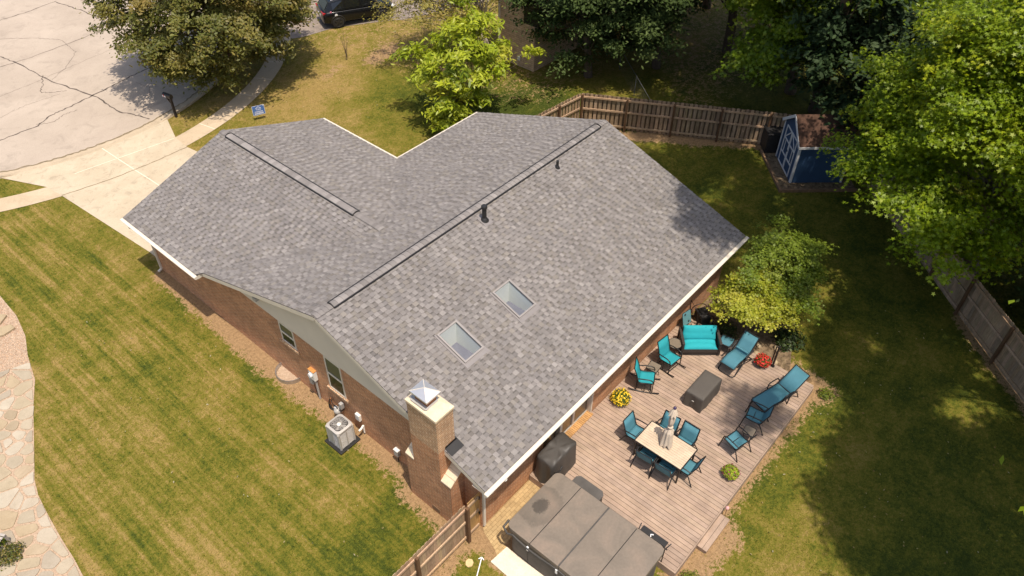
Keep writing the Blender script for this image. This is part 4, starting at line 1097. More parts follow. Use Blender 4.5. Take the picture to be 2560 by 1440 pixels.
# ------------------------------------------------------------------ sling chairs
def qsling(m, prof, w0, w1=None, nx=6, sag=.012, th=.012):
    """sling surface through profile points (x,z), width in y"""
    w1 = w1 or w0; k = len(prof); vs = []
    for i, (x, z) in enumerate(prof):
        wd = w0+(w1-w0)*i/(k-1)
        for j in range(nx+1):
            t = -1+2*j/nx; vs.append((x, t*wd/2, z-sag*(1-t*t)))
    n = len(vs); vs += [(x-.004, y, z-th) for x, y, z in vs]
    fs = []
    for i in range(k-1):
        for j in range(nx):
            a = i*(nx+1)+j; fs.append((a, a+1, a+nx+2, a+nx+1)); fs.append((n+a, n+a+nx+1, n+a+nx+2, n+a+1))
    for i in range(k-1):
        a = i*(nx+1); b = a+nx+1; fs.append((a, b, n+b, n+a)); a += nx; b += nx; fs.append((a, n+a, n+b, b))
    for j in range(nx):
        a = j; fs.append((a, n+a, n+a+1, a+1)); a = (k-1)*(nx+1)+j; fs.append((a, a+1, n+a+1, n+a))
    m.add(vs, fs, (1, 1, 1), True)
def sling_chair(name, label, cat, fabric, group, rocker=False, bh=.92, w_=.52):
    t = thing(name, label, cat, (0, 0, 0), 0, group)
    zs = .40; xb = -.40 if not rocker else -.42
    m = MB(); qsling(m, [(.27, zs+.035), (.22, zs+.03), (.05, zs), (-.12, zs-.02), (-.20, zs-.01)], w_); m.build('seat', fabric, t)
    m = MB(); qsling(m, [(-.20, zs-.008), (-.235, zs+.05), (-.30, (zs+bh)/2), (xb, bh)], w_, w_*.96); m.build('backrest', fabric, t)
    m = MB(); h = w_/2+.012
    for s_ in (-1, 1):
        m.tube([(.275, s_*h, zs+.04), (.05, s_*h, zs+.005), (-.14, s_*h, zs-.015), (-.205, s_*h, zs), (-.24, s_*h, zs+.06), (-.30, s_*h, (zs+bh)/2), (xb, s_*h*.97, bh+.01)], .018, 7)
    m.tube([(.275, -h, zs+.035), (.275, h, zs+.035)], .016, 7); m.tube([(xb, -h*.97, bh), (xb, h*.97, bh)], .016, 7); m.build('frame', 'black_metal', t)
    for s_ in (-1, 1):
        y = s_*(h+.035)
        if not rocker:
            m = MB(); m.tube([(.36, y*1.06, 0), (.29, y, .50), (.27, y, .58), (.22, y, .625), (.12, y, .64), (-.12, y, .625), (-.24, y*.97, .60), (-.31, s_*h, .60)], .019, 8); m.build('armrest', 'black_metal', t)
            m = MB(); m.tube([(-.40, y*1.04, 0), (-.22, y*.96, .36), (-.12, s_*h, zs-.015)], .0185, 8); m.build('leg', 'black_metal', t)
        else:
            m = MB(); m.tube([(.26, y, .06), (.25, y, .52), (.22, y, .60), (.12, y, .635), (-.12, y, .625), (-.24, y*.97, .60), (-.31, s_*h, .60)], .019, 8); m.build('armrest', 'black_metal', t)
            m = MB(); m.tube([(-.28, y, .05), (-.22, y*.98, .38)], .0185, 8); m.tube([(.0, y, .03), (.0, y*.98, .38)], .015, 7); m.build('leg', 'black_metal', t)
            m = MB(); m.tube([(x, y*1.02, .015+.30*(x-.02)**2) for x in np.linspace(-.52, .50, 11)], .020, 8); m.build('rocker', 'black_metal', t)
    m = MB()
    if rocker: m.tube([(.22, -h, .06), (.22, h, .06)], .016, 7); m.tube([(-.26, -h, .09), (-.26, h, .09)], .016, 7)
    else: m.tube([(.05, -h, zs-.02), (.05, h, zs-.02)], .016, 7)
    m.build('crossbar', 'black_metal', t)
    return t
DG = 'sling chairs around the dining table'
dchairs = [((5.53, -1.28), -90, 'blue sling dining chair at the table end nearest the house'),
           ((6.10, -1.90), 180, 'blue sling dining chair partly hidden behind the closed umbrella'),
           ((6.14, -2.56), 180, 'blue sling dining chair on far table side, beside the umbrella'),
           ((5.06, -1.99), 4, 'left of two blue dining chairs seen from behind, backs to the hot tub'),
           ((5.06, -2.66), 2, 'right of two blue dining chairs seen from behind, backs to the hot tub'),
           ((5.52, -3.06), 93, 'blue sling dining chair at the table end nearest the petunia pot')]
c0 = None
for (x, y), a, lab in dchairs:
    if c0 is None:
        c0 = sling_chair('dining_chair', lab, 'chair', 'teal_sling', DG); c0.location = (x, y, DZ); c0.rotation_euler = (0, 0, R_(a))
    else: dup(c0, (x, y, DZ), R_(a), lab)
for (x, y), a, lab in (((8.57, -3.74), 101, 'blue sling armchair beside the chaise lounge at deck edge'), ((7.31, -3.76), 77, 'blue sling armchair between small glass table and petunia pot')):
    c = dup(c0, (x, y, DZ), R_(a), lab); c.name = 'patio_chair'; c['group'] = 'armchairs by the deck edge'
r0 = sling_chair('rocking_chair', 'turquoise sling rocking chair nearest the yellow flower pot', 'rocking chair', 'turq_sling', 'turquoise rocking chairs by the house wall', True, 1.02)
r0.location = (7.60, -.24, DZ); r0.rotation_euler = (0, 0, R_(-62))
dup(r0, (8.86, -.36, DZ), R_(-97), 'turquoise sling rocking chair between two small tables, near the sofa')

def glass_table(name, label, w_, h_, loc, rz, rnd=False):
    t = thing(name, label, 'side table', loc, rz, 'small glass side tables')
    m = MB(); q = [(w_/2*math.cos(a), w_/2*math.sin(a)) for a in np.linspace(0, 2*PI, 33)[:-1]] if rnd else rrect(w_/2, w_/2, .05)
    m.prism(q, h_-.012, h_); m.build('glass_top', 'glass_table', t)
    m = MB(); m.tube([(x*1.0, y*1.0, h_-.008) for x, y in q]+[(q[0][0], q[0][1], h_-.008)], .013, 7); m.build('rim', 'black_metal', t)
    for k in range(4):
        a = PI/4+k*PI/2; rr_ = w_*.62 if not rnd else w_*.46; m = MB(); m.tube([(rr_*math.cos(a)*.98, rr_*math.sin(a)*.98, h_-.02), (rr_*.7*math.cos(a), rr_*.7*math.sin(a), h_*.5), (rr_*1.0*math.cos(a), rr_*1.0*math.sin(a), 0)], .011, 7); m.build('leg', 'black_metal', t)
    return t
glass_table('side_table', 'small square glass side table between the turquoise rocking chairs', .39, .46, (8.12, -.20, DZ), R_(5))
glass_table('side_table', 'small square glass side table between the two blue armchairs', .34, .46, (7.86, -3.88, DZ), R_(8))
glass_table('side_table', 'round glass side table next to the sofa with turquoise cushions', .48, .48, (9.48, -.17, DZ), 0, True)

# dining table, umbrella
t = thing('dining_table', 'rectangular slatted dining table with black edge', 'table', (5.50, -2.29, DZ))
m = MB(); n_ = 11; wd = .92/n_
for k in range(n_):
    f = random.uniform(.95, 1.05); m.box(-.46+k*wd+.003, -.79, .722, -.46+(k+1)*wd-.003, .79, .752, (f, f, f))
m.build('slat_top', 'table_top', t)
m = MB(); m.box(-.49, -.82, .71, -.462, .82, .754); m.box(.462, -.82, .71, .49, .82, .754); m.box(-.462, -.82, .71, .462, -.792, .754); m.box(-.462, .792, .71, .462, .82, .754); m.box(-.46, -.79, .70, .46, .79, .716); m.build('edge_frame', 'black_metal', t)
for sx in (-1, 1):
    for sy in (-1, 1):
        m = MB(); m.bar((sx*.44, sy*.76, 0), (sx*.44, sy*.76, .71), .045, .045); m.build('leg', 'black_metal', t)
t = thing('closed_umbrella', 'folded beige patio umbrella standing through the dining table', 'umbrella', (5.50, -2.29, DZ))
LE = Vector((.16, .06, 1.0))                          # the pole leans a little
def ax_(z): return Vector((LE.x*(z-.7)*.75, LE.y*(z-.7)*.75, z))
m = MB(); m.tube([ax_(.05), ax_(2.28)], .019, 10); m.build('pole', 'grey_paint', t)
m = MB(); m.lathe([(.24, 0), (.25, .03), (.20, .06), (.05, .09), (.04, .25)], 24); m.build('base', 'black_metal', t)
m = MB(); nz_, na = 26, 40; vs = []
rn = random.Random(4)
for i in range(nz_+1):
    s_ = i/nz_; z = .80+1.42*s_
    r = .155*(1-s_)**.8+.03
    if s_ > .42: r = min(r, .075+.05*abs(s_-.42))
    r -= .055*math.exp(-((s_-.52)/.05)**2)
    for j in range(na):
        a = 2*PI*j/na; f = 1+.13*math.sin(8*a+s_*2.2)*(1-.4*s_)+.10*math.sin(3*a+4*s_+1)
        zz = z-.03*(1-s_)**3*math.sin(8*a+s_*2)-.05*(1-s_)**3*math.sin(3*a)
        c_ = ax_(zz); vs.append((c_.x+r*f*math.cos(a), c_.y+r*f*math.sin(a), zz))
fs = [(i*na+j, i*na+(j+1) % na, (i+1)*na+(j+1) % na, (i+1)*na+j) for i in range(nz_) for j in range(na)]
m.add(vs, fs, (1, 1, 1), True); m.build('canopy', 'umbrella_cloth', t)
m = MB(); vs = []
for i in range(7):
    s_ = i/6; z = 2.02+.22*s_; r = .105*(1-s_)**.7+.03
    for j in range(32):
        a = 2*PI*j/32; c_ = ax_(z); vs.append((c_.x+r*(1+.2*math.sin(8*a))*math.cos(a), c_.y+r*(1+.2*math.sin(8*a))*math.sin(a), z-.03*(1-s_)*math.sin(8*a)))
m.add(vs, [(i*32+j, i*32+(j+1) % 32, (i+1)*32+(j+1) % 32, (i+1)*32+j) for i in range(6) for j in range(32)], (1, 1, 1), True); m.build('top_flap', 'umbrella_cloth', t)
m = MB(); c_ = ax_(2.28); m.lathe([(.02, -.06), (.045, -.03), (.05, .01), (.035, .04), (.0, .05)], 14, c_); m.build('finial', 'purple_knob', t)
m = MB(); c_ = ax_(1.52); m.lathe([(.085, -.015), (.09, 0), (.085, .015)], 18, c_); m.build('tie_strap', 'umbrella_cloth', t)

# wicker sofa (glider) with turquoise cushions
t = thing('patio_sofa', 'dark wicker two seat sofa with turquoise cushions', 'sofa', (10.22, -.72, DZ), R_(221))
m = MB(); m.box(-.33, -.60, .22, .33, .60, .30); m.box(.28, -.62, .10, .34, .62, .24); m.build('seat_base', 'wicker', t, bevel=.02)
m = MB(); m.box(-.40, -.62, .28, -.33, .62, .76); m.build('back_frame', 'wicker', t, bevel=.03)
for s_ in (-1, 1):
    m = MB(); y = s_*.64; m.box(-.44, y-.05, .05, .36, y+.05, .10); m.box(-.44, y-.05, .55, .37, y+.05, .62); m.box(.28, y-.045, .10, .36, y+.045, .55); m.box(-.44, y-.045, .10, -.36, y+.045, .55); m.box(-.36, y-.02, .12, .28, y+.02, .54); m.build('arm', 'wicker', t, bevel=.025)
m = MB(); m.tube([(.30+.03*math.cos(a), y, .06) for y, a in zip(np.linspace(-.6, .6, 13), np.linspace(-1.5, 1.5, 13))], .018, 7); m.build('front_rail', 'wicker', t)
def cushion(m, x0, x1, y0, y1, z, th, nx=14, ny=22, puff=.03, tuft=2, tilt=0.0):
    vs = []
    for i in range(nx+1):
        for j in range(ny+1):
            a, b = i/nx, j/ny; e = (1-(2*a-1)**8)*(1-(2*b-1)**8)
            tf = -.018*math.exp(-(((a-.5)/.10)**2))*(abs(math.sin(b*PI*4))**.5)
            vs.append((x0+(x1-x0)*a, y0+(y1-y0)*b+.012*math.sin(a*7), z+th*e+puff*math.sin(a*PI)*math.sin(b*PI)*e+tf*tuft*e+tilt*(1-a)))
    n = len(vs); vs += [(x, y, z-.02+tilt*(1-(x-x0)/(x1-x0))) for x, y, _ in vs[:n]]
    fs = []
    for i in range(nx):
        for j in range(ny):
            a = i*(ny+1)+j; fs.append((a, a+ny+1, a+ny+2, a+1)); fs.append((n+a, n+a+1, n+a+ny+2, n+a+ny+1))
    for i in range(nx):
        a = i*(ny+1); b = a+ny+1; fs.append((a, n+a, n+b, b)); a += ny; b += ny; fs.append((a, b, n+b, n+a))
    for j in range(ny):
        a = j; fs.append((a, a+1, n+a+1, n+a)); a = nx*(ny+1)+j; fs.append((a, n+a, n+a+1, a+1))
    m.add(vs, fs, (1, 1, 1), True)
m = MB(); cushion(m, -.20, .32, -.575, .575, .31, .08); m.build('seat_cushion', 'turq_cushion', t)
m = MB(); cushion(m, .0, .52, -.575, .575, 0, .06, puff=.02, tuft=.6); bc = m.build('back_cushion', 'turq_cushion', t); bc.location = (-.335, 0, .46); bc.rotation_euler = (0, R_(-112)+PI, 0)
bc.rotation_euler = (0, R_(61), 0); bc.location = (-.33, 0, .82)
# ottoman, recliner, chaise
t = thing('ottoman', 'square blue sling footstool between sofa and recliner', 'footstool', (10.85, -1.42, DZ), R_(8))
m = MB(); qsling(m, [(-.21, .38), (0, .385), (.21, .38)], .42); m.build('seat', 'teal_sling', t)
m = MB()
for s_ in (-1, 1): m.tube([(-.23, s_*.22, .375), (.23, s_*.22, .375)], .018, 7)
for s_ in (-1, 1): m.tube([(s_*.23, -.22, .375), (s_*.23, .22, .375)], .018, 7)
m.build('frame', 'black_metal', t)
for sx in (-1, 1):
    for sy in (-1, 1): m = MB(); m.tube([(sx*.21, sy*.215, .37), (sx*.24, sy*.23, 0)], .017, 7); m.build('leg', 'black_metal', t)
t = thing('reclining_chair', 'blue sling reclining lounge chair with padded black arms', 'recliner', (10.55, -2.06, DZ), R_(176))
m = MB(); qsling(m, [(.72, .40), (.55, .47), (.35, .50), (.10, .44), (-.10, .40)], .50); m.build('seat', 'teal_sling', t)
m = MB(); qsling(m, [(-.10, .40), (-.24, .52), (-.42, .72), (-.60, .93)], .50); m.build('backrest', 'teal_sling', t)
m = MB(); m.tube([(-.16, -.22, .50), (-.16, .22, .50)], .04, 10); m.build('lumbar_roll', 'teal_sling', t)
m = MB()
for s_ in (-1, 1):
    y = s_*.27; m.tube([(.74, y, .40), (.55, y, .47), (.35, y, .50), (.10, y, .44), (-.10, y, .40), (-.24, y, .52), (-.42, y, .72), (-.62, y, .95)], .020, 8)
m.tube([(.74, -.27, .40), (.74, .27, .40)], .018, 8); m.tube([(-.62, -.27, .95), (-.62, .27, .95)], .018, 8); m.build('frame', 'black_metal', t)
m = MB()
for s_ in (-1, 1):
    y = s_*.31; m.tube([(.62, y, .02), (.30, y, .25), (-.05, y, .50), (-.30, y, .62)], .020, 8); m.tube([(-.48, y, .02), (-.1, y, .28), (.26, y, .50)], .020, 8)
m.tube([(.62, -.31, .02), (.70, -.28, .015), (.74, -.2, .015), (.74, .2, .015), (.70, .28, .015), (.62, .31, .02)], .020, 8); m.tube([(-.48, -.31, .02), (-.48, .31, .02)], .020, 8); m.build('leg_frame', 'black_metal', t)
for s_ in (-1, 1):
    m = MB(); m.box(-.28, s_*.33-.035, .60, .20, s_*.33+.035, .64); m.build('arm_pad', 'black_plastic', t, bevel=.018)
t = thing('chaise_lounge', 'blue sling chaise lounge with raised back at outer deck corner', 'chaise lounge', (9.90, -3.82, DZ), R_(164))
m = MB(); qsling(m, [(.86, .30), (.80, .34), (.50, .345), (.10, .34), (-.36, .34)], .56, nx=8); m.build('seat', 'teal_sling', t)
m = MB(); qsling(m, [(-.365, .345), (-.65, .54), (-1.02, .84)], .56, nx=8); m.build('backrest', 'teal_sling', t)
m = MB()
for s_ in (-1, 1):
    y = s_*.295; m.tube([(.87, y, .29), (.80, y, .335), (.1, y, .335), (-.38, y, .335), (-.62, y, .335)], .021, 8); m.tube([(-.37, y, .345), (-.65, y, .54), (-1.03, y*.98, .85)], .018, 8)
m.tube([(.87, -.295, .29), (.87, .295, .29)], .018, 8); m.tube([(-1.03, -.29, .85), (-1.03, .29, .85)], .013, 8); m.tube([(-.36, -.295, .335), (-.36, .295, .335)], .018, 8); m.build('frame', 'black_metal', t)
for x, dx in ((.72, .10), (-.30, .10), (-.60, -.14)):
    for s_ in (-1, 1): m = MB(); m.tube([(x, s_*.295, .33), (x+dx, s_*.33, 0)], .020, 8); m.build('leg', 'black_metal', t)
for s_ in (-1, 1):
    m = MB(); m.tube([(.12, s_*.32, .34), (.10, s_*.335, .48), (.04, s_*.335, .55), (-.22, s_*.335, .56), (-.34, s_*.335, .545), (-.42, s_*.30, .40)], .020, 8); m.build('armrest', 'black_metal', t)

# folding table leaning on the wall, hose reel, railing post, solar lamp, arrow, stump
t = thing('folded_table', 'pale turquoise folded tray table standing by the brick wall', 'folding table', (10.86, .20, DZ), R_(-100))
m = MB(); q = rrect(.27, .21, .06); M_ = Matrix.Translation((0, 0, .42)) @ Matrix.Rotation(R_(74), 4, 'Y')
m.add([M_ @ Vector((x, y, z)) for z in (-.012, .012) for x, y in q], [tuple(range(len(q)))[::-1], tuple(range(len(q), 2*len(q)))]+[(i, (i+1) % len(q), len(q)+(i+1) % len(q), len(q)+i) for i in range(len(q))])
plain('tray_turq', (.13, .30, .33), .6, 0, .05); m.build('tray', 'tray_turq', t)
for x_, y in ((-.17, -.08), (.17, .08)):
    m = MB(); m.add([M_ @ Vector((x_+.045*math.cos(a), y+.045*math.sin(a), .0135)) for a in np.linspace(0, 2*PI, 20)[:-1]], [tuple(range(19))]); m.build('cup_hole', 'black_plastic', t)
m = MB(); m.tube([M_ @ Vector((x, y, 0)) for x, y in q+[q[0]]], .013, 7); m.tube([(-.03, -.22, .62), (-.16, -.23, 0)], .012, 7); m.tube([(-.03, .22, .62), (-.16, .23, 0)], .012, 7); m.tube([(-.02, -.2, .3), (.16, -.2, 0)], .012, 7); m.tube([(-.02, .2, .3), (.16, .2, 0)], .012, 7); m.build('frame', 'black_metal', t)
t = thing('hose_reel', 'black hose reel cart in the bed under the small maple', 'hose reel', (11.62, .0, 0), R_(-35))
m = MB(); m.box(-.12, -.28, .12, .26, .28, .52); m.build('bin', 'black_plastic', t, bevel=.02)
m = MB()
for y in (-.31, .31): m.tube([(.05+.32*math.cos(a), y, .36+.32*math.sin(a)) for a in np.linspace(0, 2*PI, 25)], .016, 7)
m.tube([(-.25, -.31, .0), (-.35, -.31, .95), (-.35, .31, .95), (-.25, .31, .0)], .016, 7); m.build('frame', 'black_metal', t)
t = thing('railing_post', 'black metal railing post pair at outer deck edge by red flowers', 'railing post', (11.20, -3.08, DZ))
m = MB(); m.box(-.03, -.03, 0, .03, .03, .95); m.build('post', 'black_metal', t, bevel=.004)
m = MB(); m.box(.02, .07, 0, .06, .11, .90); m.build('gate_bar', 'black_metal', t)
m = MB(); m.box(-.06, -.06, .001, .06, .06, .02); m.box(-.04, -.04, .95, .04, .04, .975); m.build('base_plate', 'black_metal', t)
t = thing('garden_light', 'small pink topped solar stake light beside deck step', 'garden light', (5.22, -4.66, 0))
m = MB(); m.tube([(0, 0, 0), (0, 0, .42)], .008, 6); m.build('stake', 'black_metal', t)
m = MB(); m.lathe([(.02, .40), (.055, .43), (.06, .47), (.03, .52), (0, .53)], 14); m.build('lamp_head', 'pink_glass', t)
m = MB(); pts = [(-.89, -.46), (-.41, -.20)]
a, b = Vector((-1.02, -.53, .09)), Vector((-.425, -.205, .09)); d = (b-a).normalized(); nn = Vector((-d.y, d.x, 0))
m.bar(a, b, .026, .014); m.bar(b+d*.012, b-d*.06+nn*.075, .024, .014); m.bar(b+d*.012, b-d*.06-nn*.075, .024, .014)
for q_ in (a, a.lerp(b, .7)): m.bar(q_-Vector((0, 0, .09)), q_, .01, .01)
tag(m.build('garden_arrow', 'arrow_white'), 'thin white arrow shaped marker on the grass by near fence', 'arrow marker')
m = MB(); m.prism([(-.12, .02), (-.08, -.08), (.03, -.11), (.12, -.06), (.13, .05), (.05, .11), (-.06, .10)], 0, .035); plain('stump_wood', (.60, .43, .22), .85, 0, .12, 9); o = m.build('stepping_disc', 'stump_wood'); o.location = (-.75, -.04, .0); o.rotation_euler = (0, 0, .6); tag(o, 'small tan wooden disc set in the grass by near fence', 'stepping disc')

# ------------------------------------------------------------------ fences
def tone(a=.78, b=1.2):
    f = random.uniform(a, b); g = random.uniform(.95, 1.06); return (f*g, f, f*random.uniform(.92, 1.05))
def fence(name, label, pts, side, mat='fence_wood', H=1.80, posts=None, bw=.138, gap=.012, ends=None, shadow=False, kick=True):
    """pts: run corners; side=+1 boards on the left of the run direction, rails and posts on the right"""
    t = thing(name, label, 'fence', (0, 0, 0))
    for i in range(len(pts)-1):
        a, b = Vector((*pts[i], 0)), Vector((*pts[i+1], 0)); d = (b-a); L_ = d.length; d.normalize(); nn = Vector((-d.y, d.x, 0))*side
        bd = MB(); x = 0
        while x < L_-.02:
            w_ = min(bw*random.uniform(.96, 1.03), L_-x); h = H+random.uniform(-.02, .02); p = a+d*x+nn*.035; q = a+d*(x+w_)+nn*.035
            c = tone(); e = Vector((0, 0, 1)); th = nn*.018; ck_ = min(.03, w_*.25)
            prof = [(0, .04), (w_, .04), (w_, h-.035), (w_-ck_, h), (ck_, h), (0, h-.035)]
            f_ = [p+d*s_+e*z for s_, z in prof]; g_ = [v+th for v in f_]
            k = len(f_); bd.add(f_+g_, [tuple(range(k)), tuple(range(k, 2*k))[::-1]]+[(j, k+j, k+(j+1) % k, (j+1) % k) for j in range(k)], c)
            x += w_+gap
        bd.build('board_panel', mat, t)
        if shadow:    # second row of boards on the other face, filling the gaps, tint darkened for the shade there
            b2 = MB(); x = (bw+gap)/2
            while x < L_-.02:
                w_ = min(bw, L_-x); p = a+d*x-nn*.055; b2.bar(p+d*w_/2+nn*.15+Vector((0, 0, .05)), p+d*w_/2+nn*.15+Vector((0, 0, H-.03)), w_*.8, .018, tone(.35, .55), tuple(nn)); x += bw+gap
            b2.build('back_board', mat, t)
        rl = MB()
        for z in (.22, H*.56, H-.17): rl.bar(a+Vector((0, 0, z)), b+Vector((0, 0, z)), .04, .088, tone(1.1, 1.35))
        rl.build('rail', mat, t)
        n = posts[i] if posts else max(1, round(L_/2.3)); 
        for k in range(n+1):
            if i > 0 and k == 0: continue
            fpos = (ends[i][k] if ends else k/n); p = a+d*(L_*fpos)-nn*.07; m = MB(); m.bar(p, p+Vector((0, 0, H-.03)), .09, .09, (1, 1, 1), tuple(d)); m.build('post', 'post_wood', t)
    return t
f1 = fence('wooden_fence', 'weathered board fence running from house corner to bottom edge', [(-7.0, .47), (-.24, .49)], 1, 'fence_wood', posts=[4], ends=[(0, .28, .47, .716, .995)], gap=.004)
# short golden gate panel between last post and the house
t = thing('fence_gate', 'short honey coloured gate panel between fence post and downspout', 'gate', (0, 0, 0))
m = MB(); x = -.17
while x < .26: m.box(x, .515, .06, x+.128, .533, 1.76, tone(.9, 1.1)); x += .134
m.build('board_panel', 'fence_gold', t)
m = MB()
for z in (.22, 1.0, 1.62): m.box(-.18, .475, z-.045, .235, .513, z+.045)
m.build('rail', 'fence_wood', t); m = MB(); m.box(.236, .46, .75, .27, .50, .86); m.box(.236, .46, 1.52, .27, .50, 1.62); m.build('hinge', 'black_metal', t)
fence('wooden_fence', 'brown picket topped fence with a corner behind the back lawn', [(14.4, 11.85), (16.4, 11.80), (19.52, 11.50), (27.3, -1.9)], 1, 'fence_wood', posts=[1, 2, 7], bw=.140, gap=.075, shadow=True)
fence('wooden_fence', 'grey brown board fence under the big tree at right edge', [(24.0, -1.2), (18.35, -7.0), (12.2, -13.6)], 1, 'fence_wood', posts=[4, 4], ends=[(0, .25, .5, .75, 1), (0, .265, .55, .8, 1)], gap=.004)
t = thing('wire_fence', 'thin chain link fence line running into the dark trees', 'wire fence', (0, 0, 0))
a, b = Vector((21.9, 8.9, 0)), Vector((27.5, 15.6, 0)); m = MB(); m.tube([a+Vector((0, 0, 1.15)), b+Vector((0, 0, 1.15))], .016, 6); m.build('top_rail', 'dark_galv', t)
d = (b-a).normalized(); m = MB(); LL = (b-a).length
for k in range(int(LL/.14)):
    p = a+d*(k*.14)
    if k*.14 < LL-1: m.bar(p+Vector((0, 0, .03)), p+d*1.1+Vector((0, 0, 1.13)), .0014, .0014); m.bar(p+d*1.1+Vector((0, 0, .03)), p+Vector((0, 0, 1.13)), .0014, .0014)
m.build('wire_mesh', 'dark_galv', t)

for k in range(4): m = MB(); p = a+d*LL*k/3; m.tube([p, p+Vector((0, 0, 1.2))], .02, 6); m.build('post', 'dark_galv', t)

# ------------------------------------------------------------------ shed on its timber pad
pdm = MB(); A = Vector((22.60, 1.62, 0))
# shed frame: front gable (doors) faces -u/+v side; local x along ridge
t = thing('garden_shed', 'dark blue garden shed with white trim and brown roof', 'shed', (21.87, 1.47, 0.10), R_(-47.5))
# local: x along the eave wall (visible long side, from the near corner), y back (front gable spans y 0..FD)
FD, SL2, EH, AH = 2.20, 2.35, 1.95, 2.75
m = MB()
m.face([(0, 0, 0), (SL2, 0, 0), (SL2, 0, EH), (0, 0, EH)]); m.face([(SL2, 0, 0), (SL2, FD, 0), (SL2, FD, EH), (SL2, FD/2, AH), (SL2, 0, EH)]); m.face([(SL2, FD, 0), (0, FD, 0), (0, FD, EH), (SL2, FD, EH)]); m.face([(0, FD, 0), (0, 0, 0), (0, 0, EH), (0, FD/2, AH), (0, FD, EH)])
m.build('wall', 'shed_blue', t)
m = MB(); o_ = .10; sz = (AH-EH)/(FD/2)
for y0, y1, z0, z1 in ((-o_, FD/2, EH-o_*sz, AH), (FD+o_, FD/2, EH-o_*sz, AH)):
    vs = [(-o_, y0, z0+.02), (SL2+o_, y0, z0+.02), (SL2+o_, y1, z1+.02), (-o_, y1, z1+.02)]; vs2 = [(x, y, z+.05) for x, y, z in vs]
    m.add(vs+vs2, [(0, 1, 2, 3), (4, 7, 6, 5), (0, 4, 5, 1), (1, 5, 6, 2), (2, 6, 7, 3), (3, 7, 4, 0)])
m.build('roof', 'shed_roof', t)
m = MB(); tx = -.022
for y in (0.0, FD-.09): m.box(tx, y, 0, -.001, y+.09, EH)
m.box(-.02, -.022, 0, .07, -.001, EH-.03); m.box(SL2-.09, -.022, 0, SL2, -.001, EH-.03)
for y0, y1 in ((-.1, FD/2), (FD+.1, FD/2)):
    z0 = EH-.1*sz; m.bar((-.10-.012, y0, z0), (-.10-.012, y1, AH), .02, .13)
m.box(-.10, -.125, EH-.1*sz-.06, SL2+.1, -.105, EH-.1*sz+.05)
m.build('trim', 'shed_trim', t)
m = MB()
ya, yb, zt = .40, 1.80, 1.88
for y in (ya, (ya+yb)/2-.04, (ya+yb)/2+.04-.005, yb): m.box(-.028, y-.03, .04, -.002, y+.03, zt)
for z in (.06, .62, 1.30, zt): m.box(-.027, ya, z-.03, -.0025, yb, z+.03)
for y in (ya+.24, yb-.24): m.box(-.026, y-.022, .62, -.003, y+.022, 1.30)
m.bar((-.016, ya+.05, 1.33), (-.016, FD/2-.1, 1.85), .02, .05); m.bar((-.016, yb-.05, 1.33), (-.016, FD/2+.1, 1.85), .02, .05)
d_ = m.build('door', 'shed_trim', t); m = MB(); m.box(-.05, FD/2-.02, .92, -.028, FD/2+.02, 1.02); m.build('handle', 'black_metal', d_)
M_ = Matrix.Translation((21.87, 1.47, 0)) @ Matrix.Rotation(R_(-47.5), 4, 'Z')
m = MB(); m.box(-.55, -.52, .0, SL2+.5, FD+.5, .085, M=M_)
pad = struct(m.build('shed_pad', 'mulch')); m = MB()
for x0, y0, x1, y1 in ((-.62, -.60, SL2+.5, -.50), (-.62, -.50, -.52, FD+.5)): m.box(x0, y0, .0, x1, y1, .13, M=M_)
m.build('timber_edging', 'timber', pad)
t = thing('storage_bin', 'black bin in deep shade beside blue shed doors', 'bin', tuple(M_ @ Vector((-.05, FD+.62, .085))), R_(-47.5))
m = MB(); m.box(-.45, -.42, 0, .40, .42, .95); m.build('bin_body', 'black_plastic', t, bevel=.03); m = MB(); m.box(-.48, -.45, .952, .43, .45, 1.02); m.build('lid', 'black_plastic', t, bevel=.02)

# ------------------------------------------------------------------ mailbox, yard sign, car, neighbour's house, bench
t = thing('mailbox', 'black mailbox on dark post at the kerb', 'mailbox', (6.90, 26.95, 0), math.atan2(1.0, -.18))
m = MB(); m.bar((0, 0, 0), (0, 0, 1.12), .10, .10, (1, 1, 1), (1, 0, 0)); m.bar((-.02, 0, .7), (.26, 0, .98), .06, .06); m.bar((-.12, 0, 1.03), (.42, 0, 1.03), .10, .05); m.build('post', 'post_black', t) if 'post_black' in MATS else None
plain('post_black', (.022, .014, .011), .7, 0, .2); m.build('post', 'post_black', t)
m = MB(); n_ = 12; pr_ = [(-.10, 0)]+[(-.10*math.cos(a), .11+.10*math.sin(a)) for a in np.linspace(0, PI, n_)]+[(.10, 0)]
k = len(pr_); m.add([(-.10, y, 1.06+z) for y, z in pr_]+[(.42, y, 1.06+z) for y, z in pr_], [tuple(range(k)), tuple(range(k, 2*k))[::-1]]+[(i, k+i, k+(i+1) % k, (i+1) % k) for i in range(k)]); m.build('box', 'black_metal', t)
m = MB(); m.box(.28, .103, 1.09, .34, .112, 1.22); m.build('flag', 'tail_red', t)
m = MB(); m.box(.20, .101, 1.08, .40, .108, 1.16); m.build('number_plate', 'sign_white', t)
t = thing('yard_sign', 'small blue yard sign with white house emblem in front lawn', 'yard sign', (9.53, 23.66, 0), math.atan2(-.19, .62)-.08)
m = MB(); m.box(-.30, -.006, .28, .30, .006, .78); m.build('panel', 'sign_blue', t)
m = MB(); f = .012
m.box(-.30, -.0085, .28, -.30+f, -.0065, .78); m.box(.30-f, -.0085, .28, .30, -.0065, .78); m.box(-.288, -.0085, .28, .288, -.0065, .28+f); m.box(-.288, -.0085, .78-f, .288, -.0065, .78)
m.bar((-.12, -.0075, .62), (0, -.0075, .715), .002, .028, (1, 1, 1), (0, -1, 0)) if False else None
